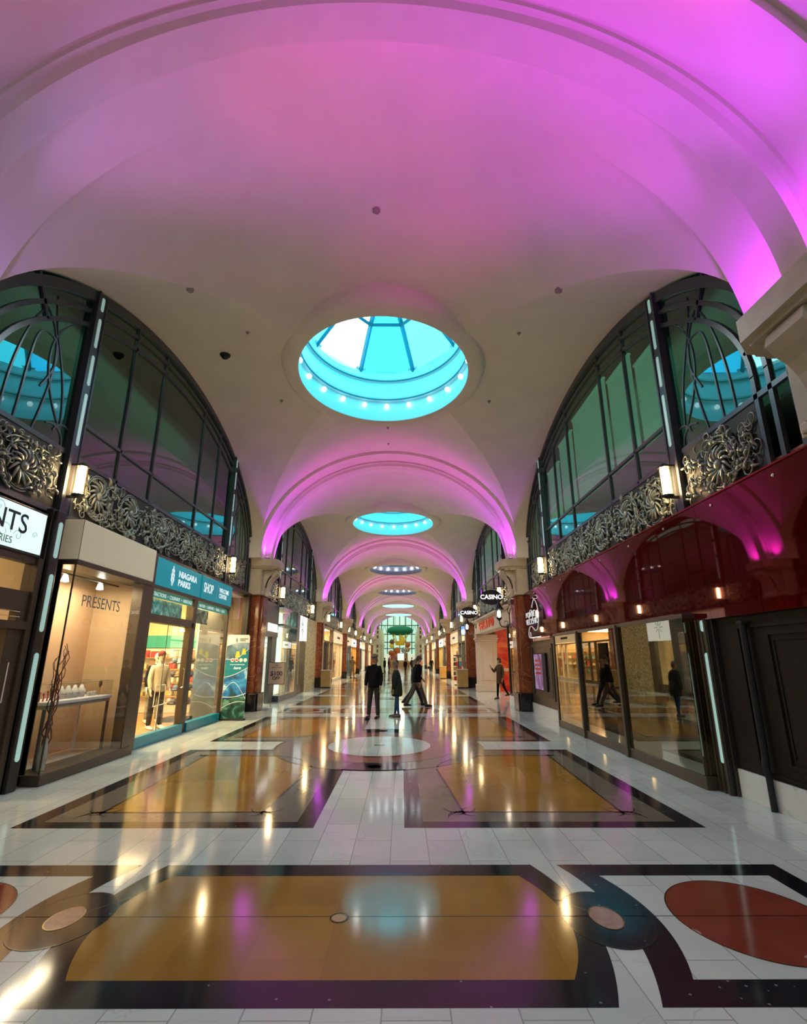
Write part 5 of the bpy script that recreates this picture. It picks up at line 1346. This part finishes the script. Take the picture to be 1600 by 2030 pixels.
for zi in range(5):
    for j in range(6):
        a = 2*pi*j/6; m = MB(); x, y = 4.1 + .22*cos(a), 34.6 + .22*sin(a); z = .3 + zi*.29
        m.box(x - .08, x + .08, y - .06, y + .06, z, z + .24); m.build('card_rack', GM[rr.randrange(len(GM))], t)
t = thing('open_door_leaf', 'dark tall open door leaf in the white-framed opening past the second left pilaster', 'door', (-4.5, 34.4, 0))
m = MB(); m.bbox(-4.60, -4.45, 33.4, 34.8, .02, 2.6, .01); m.build('leaf', darkwood, t)
m = MB(); m.tube([(-4.43, 34.6, 1.0), (-4.40, 34.6, 1.3)], .012, 6); m.build('pull', brass, t)

# ------------------------------------------------------------------ atrium at the far end
at = mat('atrium_cream', (.85, .72, .45), .7)
m = MB()
YE = 88.9
# gable wall round the last arch
n = 40
arc = [(BA*cos(pi*i/n)*.97, ZS + BB*.97*sin(pi*i/n)) for i in range(n+1)]
rows = [[(x, YE, z) for x, z in arc], [(x*3.2, YE, ZS + (z-ZS)*3.2) for x, z in arc]]
m.grid(rows)
for s in (-1, 1): m.box(s*4.2, s*14, YE, YE + .1, 0, ZS)
struct(m.build('wall_atrium', plaster, recalc=False))
m = MB()
for s in (-1, 1): m.box(s*13, s*13.2, YE, 124, 0, 12)
m.box(-13, 13, 123.8, 124, 0, 16)
struct(m.build('wall_far', at))
glm = mat('atrium_glass', (.5, .8, .8), .3, emit=(.55, .95, .9), es=.45)
t = thing('glass_barrel_roof', 'pale turquoise barrel glass roof of the far atrium', 'glass roof', (0, 106, 9))
m = MB(); m.smooth = True
n = 24; m.grid([[(5.4*cos(pi*i/n), y, 7 + 5.4*sin(pi*i/n)) for i in range(n+1)] for y in (90, 124)]); m.build('panes', glm, t, recalc=False)
m = MB()
for y in range(91, 124, 4): m.tube([(5.3*cos(pi*i/n), y, 7 + 5.3*sin(pi*i/n)) for i in range(n+1)], .10, 4)
for i in range(2, n-1, 3): m.tube([(5.3*cos(pi*i/n), 90, 7 + 5.3*sin(pi*i/n)), (5.3*cos(pi*i/n), 123.5, 7 + 5.3*sin(pi*i/n))], .07, 4)
m.build('ribs', mat('roof_rib', (.16, .3, .28), .6), t)
m = MB(); 
for s in (-1, 1): m.box(s*5.4, s*13, 89.5, 124, 7.0, 7.2)
struct(m.build('ceiling_atrium', at))
pw_ = mat('pier_white', (.85, .75, .55), .6); pb = mat('pier_dark_inset', (.25, .12, .05), .6)
pr0 = None
for i, y in enumerate((93, 99, 105, 111, 117)):
    for s in (-1, 1):
        lab = '%s tall cream pier with dark insets, %s side of the far atrium' % (place_word(i, 5), SIDE[s])
        if pr0 is None:
            pr0 = thing('atrium_pier', lab, 'pier', (s*3.75, y, 0), 'piers of the far atrium')
            m = MB(); m.bbox(-.36, .36, -.45, .45, 0.003, 7.0, .03); m.box(-.55, .55, -.6, .6, 4.1, 4.5); m.build('shaft', pw_, pr0, local=True)
            m = MB()
            for z in (1.0, 1.8, 2.6, 3.4, 5.0, 5.8, 6.5): m.box(-.14, .14, -.47, -.44, z, z + .5)
            m.build('inset', pb, pr0, local=True)
        else:
            d = dup(pr0); d.location = (s*3.75, y, 0); d['label'] = lab
for y, p in ((94, 160), (104, 220), (115, 240)):  # unseen fill lights added to brighten the atrium
    l = bpy.data.lights.new('atrium_fill', 'POINT'); l.energy = p; l.color = (1.0, .82, .5); l.shadow_soft_size = 1.0
    o = bpy.data.objects.new('atrium_fill', l); COL.objects.link(o); o.location = (0, y, 9.5)
m = MB(); m.box(-9, 9, 122, 123, 0, 2.6); o = m.build('shopfront_band', mat('far_shopfront', (.8, .75, .6), .6, emit=(1, .95, .8), es=.35)); tag(o, 'bright pale shopfronts across the back of the atrium', 'shopfronts')
t = thing('atrium_window', 'tall latticed turquoise window closing the far end of the atrium', 'window', (0, 122.5, 2.6))
m = MB(); m.add([(x, 122.5, z) for x, z in [(-5.4, 2.6), (5.4, 2.6)] + [(5.4*cos(pi*i/20), 7 + 5.4*sin(pi*i/20)) for i in range(21)]], [list(range(23))]); m.build('panes', mat('end_glass', (.3, .5, .45), .3, emit=(.62, .9, .72), es=.55), t, recalc=False)
m = MB(); lt = mat('lattice', (.10, .14, .11), .6)
for x in (-4.2, -2.8, -1.4, 0, 1.4, 2.8, 4.2): m.tube([(x, 122.3, 2.6), (x, 122.3, 7 + sqrt(max(0, 5.4**2 - x*x)))], .10, 4)
for z in (3.8, 5.2, 7.0, 9.0): 
    xx = 5.4 if z <= 7 else sqrt(5.4**2 - (z-7)**2); m.tube([(-xx, 122.3, z), (xx, 122.3, z)], .10, 4)
for i in range(-3, 4): m.tube([(i*1.4, 122.3, 7.0), (i*1.4 + .7, 122.3, 9.0), (i*1.4 + 1.4, 122.3, 7.0)] if abs(i*1.4 + .7) < 4.4 else [(0, 122.3, 9), (0, 122.3, 9.1)], .07, 4)
m.tube([(5.3*cos(pi*i/20), 122.3, 7 + 5.3*sin(pi*i/20)) for i in range(21)], .18, 4)
m.build('lattice', lt, t)
# airship display
t = thing('airship_display', 'green lens-shaped airship hanging above golden figures in the atrium', 'display', (0.16, 100, 6.7))
m = MB(); m.smooth = True
cx_, cz_ = .15, 6.70
m.ball((cx_, 100, cz_), (2.5, 2.5, .92), 32, 12, None)
m.build('envelope', mat('airship_green', (.01, .20, .09), .8), t)
m = MB()
for x in (-.9, .9): m.tube([(cx_ + x, 100, cz_ + .8), (cx_ + x, 100, 12.0)], .03, 6)
m.build('cable', blackm, t)
yel = mat('golden_yellow', (.75, .48, .02), .5, emit=(.9, .55, .03), es=.15); org = mat('orange_fruit', (.7, .16, .02), .5)
m = MB()
for a in range(8): m.tube([(cx_ + 1.5*cos(a*pi/4), 100 + 1.5*sin(a*pi/4), 6.0), (cx_ + .8*cos(a*pi/4), 100 + .8*sin(a*pi/4), 4.6)], .09, 5)
m.lathe([(.8, 4.0), (1.0, 4.7), (.9, 4.75), (0, 4.75)], cx_, 100, 20); m.build('basket', yel, t)
t2 = thing('fruit_display', 'pile of giant orange and yellow show pieces under the airship', 'display', (0, 99.5, 0))
m = MB(); m.lathe([(0, .003), (2.0, .003), (2.0, 1.0), (1.6, 1.3), (1.6, 2.6), (0, 2.6)], 0, 100, 24); m.build('pedestal', mat('peach_stand', (.75, .35, .15), .6), t2)
for i, (x, z, r, mm_) in enumerate([(-1.35, 4.6, .45, mat('brown_ball', (.25, .09, .03), .5)), (-1.4, 3.9, .42, yel), (1.6, 4.1, .5, org), (-.4, 3.0, .62, org), (-1.5, 2.6, .5, org), (1.5, 3.2, .5, mat('peach', (.8, .35, .15), .5)), (.55, 4.9, .42, yel), (.4, 5.4, .3, yel)]):
    m = MB(); m.smooth = True; m.ball((x, 98.6 + .1*(i % 2), z), (r, r, r*(1.9 if i == 6 else 1)), 16, 10); m.build('giant_fruit', mm_, t2)
m = MB(); m.smooth = True; m.ball((.85, 98.3, 3.1), .5, 20, 12)
ck = mat('checker_ball', (.8, .8, .8), .4); nt = ck.node_tree; c_ = nt.nodes.new('ShaderNodeTexChecker'); c_.inputs['Scale'].default_value = 5; c_.inputs[1].default_value = (.9, .9, .9, 1); c_.inputs[2].default_value = (.02, .02, .05, 1)
tc_ = nt.nodes.new('ShaderNodeTexCoord'); nt.links.new(tc_.outputs['Object'], c_.inputs['Vector']); nt.links.new(c_.outputs['Color'], nt.nodes['Principled BSDF'].inputs['Base Color'])
m.build('checkered_ball', ck, t2)
m = MB(); m.tube([(-1.1 + .9*cos(a), 97.9, 1.2 + .9*sin(a)) for a in [pi*i/14 for i in range(15)]], .09, 6); m.tube([(-1.1 + .6*cos(a), 97.9, 1.2 + .6*sin(a)) for a in [pi*i/14 for i in range(15)]], .09, 6); m.build('red_rings', redorn, t2)
m = MB(); m.box(-.3, .9, 97.8, 97.85, 1.3, 2.5); m.build('lit_panel', mat('atr_screen', (.8, .95, .9), .4, emit=(.8, 1, .95), es=.6), t2)
# ------------------------------------------------------------------ people and mannequins
def skin_mesh(name, verts, edges, radii, m_, parent, sub=2):
    me = bpy.data.meshes.new('tmp'); me.from_pydata(verts, edges, []); o = bpy.data.objects.new('tmp', me); COL.objects.link(o)
    o.modifiers.new('s', 'SKIN'); sd = o.modifiers.new('u', 'SUBSURF'); sd.levels = sub; sd.render_levels = sub
    for i, r in enumerate(radii):
        sv = me.skin_vertices[0].data[i]; sv.radius = r if isinstance(r, tuple) else (r, r); sv.use_root = (i == 0)
    bpy.context.view_layer.update()
    em = bpy.data.meshes.new_from_object(o.evaluated_get(bpy.context.evaluated_depsgraph_get()))
    bpy.data.objects.remove(o); bpy.data.meshes.remove(me)
    em.materials.clear(); em.materials.append(m_)
    for p in em.polygons: p.use_smooth = True; p.material_index = 0
    em.name = name
    r = bpy.data.objects.new(name, em); COL.objects.link(r); r.parent = parent
    return r
def human(label, loc, face, H=1.75, legs=((0, 0), (0, 0)), arms=((0, .15), (0, .15)), coat=None, coat_len=.78, trousers=None, shoes=None, skin=None, hair=None,
          cap=None, longhair=False, female=False, lean=0.0, dress=False, name='person', cat='person', spread=.09, head_turn=0.0, group=None, arm_out=(.03, .03), detail=True, scarf=None, bulk=1.0):
    """standing figure facing angle `face` (0 = towards -y, the camera). legs: (hip swing, knee bend) L, R; arms: (shoulder swing, elbow bend)"""
    k = H/1.75
    t = thing(name, label, cat, loc, group); t.rotation_euler = (0, 0, face); t.scale = (k, k, k)
    F = Vector((0, -1, 0)); S = Vector((1, 0, 0))        # forward, right-hand side in x
    hipw, shw = (.09, .14) if female else (.09, .165)
    def leg(sd, sw, kn):
        hip = Vector((sd*hipw, 0, .90)); knee = hip + Vector((sd*(spread - hipw)*.4, -sin(sw)*.43, -cos(sw)*.43))
        ank = knee + Vector((sd*(spread - hipw)*.4, -sin(sw - kn)*.40, -cos(sw - kn)*.40)); return hip, knee, ank
    LG = [leg(-1, *legs[0]), leg(1, *legs[1])]
    low = min(g[2].z for g in LG); dz = .075 - low
    up = Vector((0, 0, dz)); LG = [[p + up for p in g] for g in LG]
    ln = Vector((0, -lean, 0))
    pel = Vector((0, 0, .93)) + up; waist = Vector((0, 0, 1.08)) + up + ln*.2; chest = Vector((0, .01, 1.27)) + up + ln*.5; neck = Vector((0, .015, 1.47)) + up + ln*.8; headb = Vector((0, 0, 1.55)) + up + ln; headc = Vector((0, -.01, 1.63)) + up + ln*1.1
    def arm(sd, sw, el, out):
        sh = Vector((sd*shw, .01, 1.375)) + up + ln*.7; e = sh + Vector((sd*(.03 + out), -sin(sw)*.28, -cos(sw)*.28)); wv = e + Vector((sd*out*.3, -sin(sw + el)*.25, -cos(sw + el)*.25)); d = (wv - e).normalized()
        return sh, e, wv, d
    AR = [arm(-1, *arms[0], arm_out[0]), arm(1, *arms[1], arm_out[1])]
    skin = skin or mat('skin', (.45, .25, .17), .55)
    # body: one continuous surface, pelvis at the root
    V = [pel, waist, chest, neck, headb, headc, headc + Vector((0, 0, .07))]; E_ = [(0,1), (1,2), (2,3), (3,4), (4,5), (5,6)]
    rad = [(.12, .10), (.115, .09), (.14, .10), .052, .056, .083, .07]
    for (hip, knee, ank), sd in zip(LG, (-1, 1)):
        b = len(V); foot = ank + Vector((0, -.12, -.045)); V += [hip, (hip + knee)/2, knee, (knee*.6 + ank*.4), ank, foot, foot + Vector((0, -.06, -.003))]; E_ += [(0, b), (b, b+1), (b+1, b+2), (b+2, b+3), (b+3, b+4), (b+4, b+5), (b+5, b+6)]
        rad += [.082, .072, .052, .05, .036, .03, .022]
    for (sh, e, wr, d), sd in zip(AR, (-1, 1)):
        b = len(V); palm = wr + d*.05; V += [sh, e, wr, palm]; E_ += [(2, b), (b, b+1), (b+1, b+2), (b+2, b+3)]; rad += [.052, .038, .026, (.034, .018)]
        side = Vector((0, -1, 0)) - d*Vector((0, -1, 0)).dot(d)
        side = side.normalized() if side.length > .2 else Vector((0, 0, 1))
        for q, (off, lnf) in enumerate(((-.024, .062), (-.008, .075), (.008, .07), (.023, .055))):
            c = len(V); base = palm + d*.03 + side*off; curl = Vector((-sd*.012, 0, 0)); V += [base, base + d*lnf*.55 + curl*.6, base + d*lnf + curl*2]; E_ += [(b+3, c), (c, c+1), (c+1, c+2)]; rad += [.009, .0085, .007]
        c = len(V); V += [wr + d*.025 + side*.035, wr + d*.06 + side*.05]; E_ += [(b+2, c), (c, c+1)]; rad += [.011, .009]
    body = skin_mesh('body', [tuple(v) for v in V], E_, rad, skin, t, 1 if not detail else 2)
    # face details ride on the head
    ht = Matrix.Rotation(head_turn, 3, 'Z')
    def hp(v): return ht @ Vector(v) + headc
    m = MB(); m.smooth = True
    m.ball(hp((0, 0, .015)), (.078, .095, .115), 16, 12, ht); m.ball(hp((0, -.015, -.055)), (.055, .07, .06), 12, 8, ht)
    m.ball(hp((0, -.100, -.005)), (.012, .018, .022), 8, 6, ht)
    for sd in (-1, 1): m.ball(hp((sd*.079, .01, 0)), (.012, .02, .03), 8, 6, ht)
    m.build('head', skin, t, local=True)
    m = MB(); m.smooth = True
    for sd in (-1, 1): m.ball(hp((sd*.031, -.083, .022)), (.014, .008, .008), 8, 6, ht)
    m.build('eyes', mat('eye_dark', (.02, .015, .01), .3), t, local=True)
    m = MB(); m.smooth = True; m.ball(hp((0, -.082, -.05)), (.026, .010, .007), 8, 6, ht); m.build('mouth', mat('lips', (.3, .09, .07), .5), t, local=True)
    # hair or cap
    hair = hair or mat('hair_dark', (.02, .013, .008), .7)
    m = MB(); m.smooth = True
    R0, cx = ht, None
    rows = []
    for i in range(9):
        p = pi*.5*i/8*(1.25)
        rows.append([hp((.088*sin(p)*cos(a), (.104*sin(p)*sin(a)) + .006, .022 + .118*cos(p) - (.05*max(0, sin(a))*(i/8)) + (.045*max(0, -sin(a))*(i/8)**2))) for a in [2*pi*j/18 for j in range(19)]])
    m.grid(rows); 
    if longhair:
        m.grid([[hp((.092*cos(a)*(1 - .1*q), .10*sin(a) + .012, .0 - .055*q)) for a in [-.25 + (pi + .5)*j/12 for j in range(13)]] for q in range(5)])
    m.build('hair', hair, t, local=True)
    if cap:
        m = MB(); m.smooth = True; m.grid([[hp((.094*sin(p)*cos(a), .110*sin(p)*sin(a), .045 + .10*cos(p))) for a in [2*pi*j/18 for j in range(19)]] for p in [pi/2*i/6 for i in range(7)]])
        m.grid([[hp((.085*cos(a)*r, -.06 - .10*r*abs(sin(a)), .048 - .014*r)) for a in [pi + pi*j/10 for j in range(11)]] for r in (.3, .65, 1.0)])
        m.build('cap', cap, t, local=True)
    if trousers:
        V = [pel + Vector((0, 0, .06)), pel]; E_ = [(0, 1)]; rad = [(.135, .115), (.14, .118)]
        for hip, knee, ank in LG:
            b = len(V); V += [hip - Vector((0, 0, .06)), (hip + knee)/2, knee, (knee + ank)/2, ank + Vector((0, 0, -.012))]; E_ += [(1, b), (b, b+1), (b+1, b+2), (b+2, b+3), (b+3, b+4)]; rad += [.098, .09, .072, .066, .060] if not female else [.092, .08, .06, .05, .044]
        skin_mesh('trousers', [tuple(v) for v in V], E_, rad, trousers, t, 2)
    if shoes:
        for hip, knee, ank in LG:
            m = MB(); m.smooth = True; a = ank
            m.grid([[(a.x + wx*cos(q), a.y + oy, a.z - .075 + max(0.0, zz + hz*sin(q))) for q in [2*pi*j/12 for j in range(13)]] for oy, wx, zz, hz in
                    ((.075, .012, .03, .028), (.07, .036, .05, .05), (.02, .043, .055, .058), (-.06, .043, .04, .042), (-.13, .048, .033, .034), (-.19, .040, .026, .026), (-.215, .012, .02, .01))])
            m.build('shoe', shoes, t, local=True)
    if coat:
        hem = max(.30, coat_len)
        hb = Vector((0, 0, hem)) + up
        V = [chest, waist, pel + Vector((0, 0, .02)), Vector((0, .0, min(hem + .1, .88))) + up, hb, neck - Vector((0, 0, .06)), neck + Vector((0, 0, .02))]
        E_ = [(0, 1), (1, 2), (2, 3), (3, 4), (0, 5), (5, 6)]
        bw = .9 if female else 1.0
        rad = [(.165*bw*bulk, .135*bulk), (.165*bw*bulk, .14*bulk), (.175*bw*bulk, .15*bulk), (.178*bulk, .155*bulk), (.185*bulk, .16*bulk), (.095, .085), .062]
        for (sh, e, wr, d), sd in zip(AR, (-1, 1)):
            b = len(V); V += [sh, (sh + e)/2, e, (e + wr)/2, wr - d*.01]; E_ += [(0, b), (b, b+1), (b+1, b+2), (b+2, b+3), (b+3, b+4)]; rad += [.072*bulk, .068*bulk, .060*bulk, .054*bulk, .044]
        skin_mesh('coat', [tuple(v) for v in V], E_, rad, coat, t, 2)
    if scarf:
        m = MB(); m.smooth = True; m.tube([tuple(neck + Vector((.075*cos(a), .08*sin(a) - .01, .01))) for a in [2*pi*j/14 for j in range(15)]], .03, 8); m.build('scarf', scarf, t, local=True)
    return t
cl_black = mat('black_jacket', (.003, .003, .004), .9, spec=.2); cl_dark = mat('dark_trousers', (.018, .017, .014), .9); cl_green = mat('dark_green_coat', (.012, .02, .010), .9)
cl_jean = mat('blue_jeans', (.01, .06, .14), .85); cl_khaki = mat('olive_trousers', (.075, .062, .045), .9); sh_black = mat('black_shoes', (.008, .008, .008), .4); sh_grey = mat('grey_trainers', (.10, .07, .06), .6)
cl_brown = mat('brown_coat', (.09, .045, .018), .85); cl_tan = mat('tan_suit', (.20, .15, .09), .9); hair_g = mat('hair_grey', (.16, .13, .10), .7); hair_br = mat('hair_brown', (.06, .035, .02), .7)
capm = mat('taupe_cap', (.20, .13, .11), .85)
# facing: 0 looks at the camera (-y); pi looks away
man = human('standing person in black jacket and taupe cap with dark trousers', (-.37, 15.75, 0), -.35, 1.76, ((.02, 0), (.03, 0)), ((.05, .2), (.05, .25)), cl_black, .80, cl_dark, sh_black, cap=capm, spread=.16, head_turn=-.2, hair=hair_g, bulk=1.08)
m = MB()
for sd in (-1, 1): m.bbox(sd*.033 - .026, sd*.033 + .026, -.108, -.102, 1.648, 1.678, .004)
m.box(-.008, .008, -.106, -.102, 1.662, 1.666)
gl_ = m.build('glasses', blackm, man, local=True)
human('person in long dark green coat and blue jeans, seen from the side', (.30, 16.05, 0), -1.75, 1.56, ((.10, 0), (-.06, .05)), ((.10, .35), (.0, .2)), cl_green, .62, cl_jean, sh_grey, hair=hair_g, female=True, lean=.06, bulk=1.28)
human('striding person in black jacket and olive trousers, back turned', (.98, 19.3, 0), 1.95, 1.80, ((.42, .0), (-.38, .25)), ((-.2, .3), (.3, .6)), cl_black, .86, cl_khaki, sh_black, hair=hair_br, spread=.05, lean=.06)
human('person in dark clothes and jeans half hidden behind the striding one', (.93, 20.0, 0), 1.75, 1.66, ((-.45, .3), (.40, .05)), ((.2, .3), (-.2, .3)), mat('charcoal_jacket', (.012, .012, .015), .9), .8, mat('navy_jeans', (.006, .02, .04), .9), sh_black, hair=hair_g, spread=.05)
human('person in brown coat and black leggings with one hand raised, by the red room', (4.62, 23.0, 0), -.9, 1.68, ((.12, 0), (-.35, .35)), ((.5, 1.9), (.0, .3)), cl_brown, .62, cl_black, sh_black, hair=mat('hair_black', (.008, .006, .006), .6), longhair=True, female=True, scarf=mat('cream_scarf', (.5, .42, .32), .9))
human('person in tan clothes standing with an arm out by the left shops', (-3.82, 46.5, 0), 2.6, 1.80, ((.05, 0), (.0, 0)), ((.2, .3), (.9, .5)), cl_tan, .82, cl_tan, sh_black, cap=cl_tan, arm_out=(.15, .25), spread=.16)
far = [(-2.55, 62, 1.72, cl_brown, 'dark maroon'), (-1.45, 60, 1.70, cl_black, 'black'), (-1.0, 61.5, 1.66, mat('maroon_jacket', (.07, .012, .015), .9), 'maroon'), (.85, 58, 1.62, cl_black, 'black and grey'),
       (1.65, 63, 1.74, cl_green, 'dark olive'), (2.3, 66, 1.7, cl_brown, 'brown'), (3.05, 70, 1.68, mat('peach_top', (.5, .25, .15), .9), 'pale peach'), (4.05, 64.8, 1.72, cl_black, 'black'), (-.2, 74, 1.7, cl_dark, 'charcoal')]
for i, (x, y, h, c, w_) in enumerate(far):
    lab = 'distant person in a %s top, %s' % (w_, ['farthest left of the crowd', 'left of the crowd, arm in arm', 'beside the one in black', 'just right of centre', 'right of centre', 'beyond the striding one', 'near the atrium', 'far right by a pushchair', 'centre of the crowd near the atrium'][i])
    human(lab, (x, y, 0), R.uniform(-3, 3), h, ((.15, 0), (-.15, .1)), ((.1, .3), (-.1, .3)), c, .75, cl_dark, sh_black, detail=False, female=i % 2 == 0, group='distant visitors')
t = thing('pushchair', 'dark pushchair with white wheels beside a distant person on the right', 'pushchair', (3.75, 63.6, 0))
m = MB(); m.bbox(3.5, 3.95, 63.2, 63.8, .45, .75, .08); m.tube([(3.55, 63.7, .5), (3.55, 64.1, 1.05), (3.9, 64.1, 1.05), (3.9, 63.7, .5)], .02, 6); m.build('seat', blackm, t)
for x in (3.48, 3.97):
    for y in (63.25, 63.75):
        m = MB(); m.tube([(x, y + .13*cos(a), .135 + .13*sin(a)) for a in [2*pi*j/16 for j in range(17)]], .018, 6); m.tube([(x, y, .135), (x, y, .46)], .012, 5); m.build('wheel', mat('wheel_grey', (.3, .3, .3), .5), t)
# mannequins in the parks shop
mskin = mat('mannequin_white', (.7, .68, .6), .4)
mq = human('white mannequin in cream jacket, dark trousers and maroon cap behind the glass', (-5.55, 13.35, .012), .9, 1.80, ((0, 0), (.05, 0)), ((.1, .3), (.1, .3)), mat('cream_jacket', (.62, .56, .42), .9), .80, cl_dark, white, skin=mskin, hair=mat('maroon_felt', (.16, .02, .02), .8), cap=mat('maroon_felt', (.16, .02, .02), .8), name='mannequin', cat='mannequin', spread=.14)
human('mannequin in grey camouflage trousers and black vest, behind the cream-jacketed one', (-6.2, 14.6, .012), .7, 1.76, ((0, 0), (.05, 0)), ((.1, .3), (.1, .3)), cl_black, .85, film_mat('camo', [(.08, .08, .06), (.2, .2, .15), (.35, .33, .26)], 9, 0), white, skin=mskin, hair=mskin, name='mannequin', cat='mannequin', spread=.14)
human('dark-dressed mannequin nearest the left jamb of the parks shop door', (-5.9, 11.15, .012), 1.2, 1.62, ((0, 0), (.05, 0)), ((.1, .3), (.1, .3)), cl_black, .55, cl_black, white, skin=cl_dark, hair=cl_dark, name='mannequin', cat='mannequin')
t = thing('shopping_bag_stand', 'white metal frame stand with bag before the cream-jacketed mannequin', 'stand', (-5.15, 12.6, 0))
m = MB(); m.tube([(-5.15, 12.35, 1.05), (-5.15, 12.85, 1.05), (-5.15, 12.88, .62), (-5.15, 12.33, .60), (-5.15, 12.35, 1.05)], .012, 5); m.tube([(-5.15, 12.6, 1.05), (-5.15, 12.55, .03)], .012, 5); m.lathe([(.16, .013), (.16, .025), (0, .03)], -5.15, 12.55, 16); m.build('stand_frame', white, t)
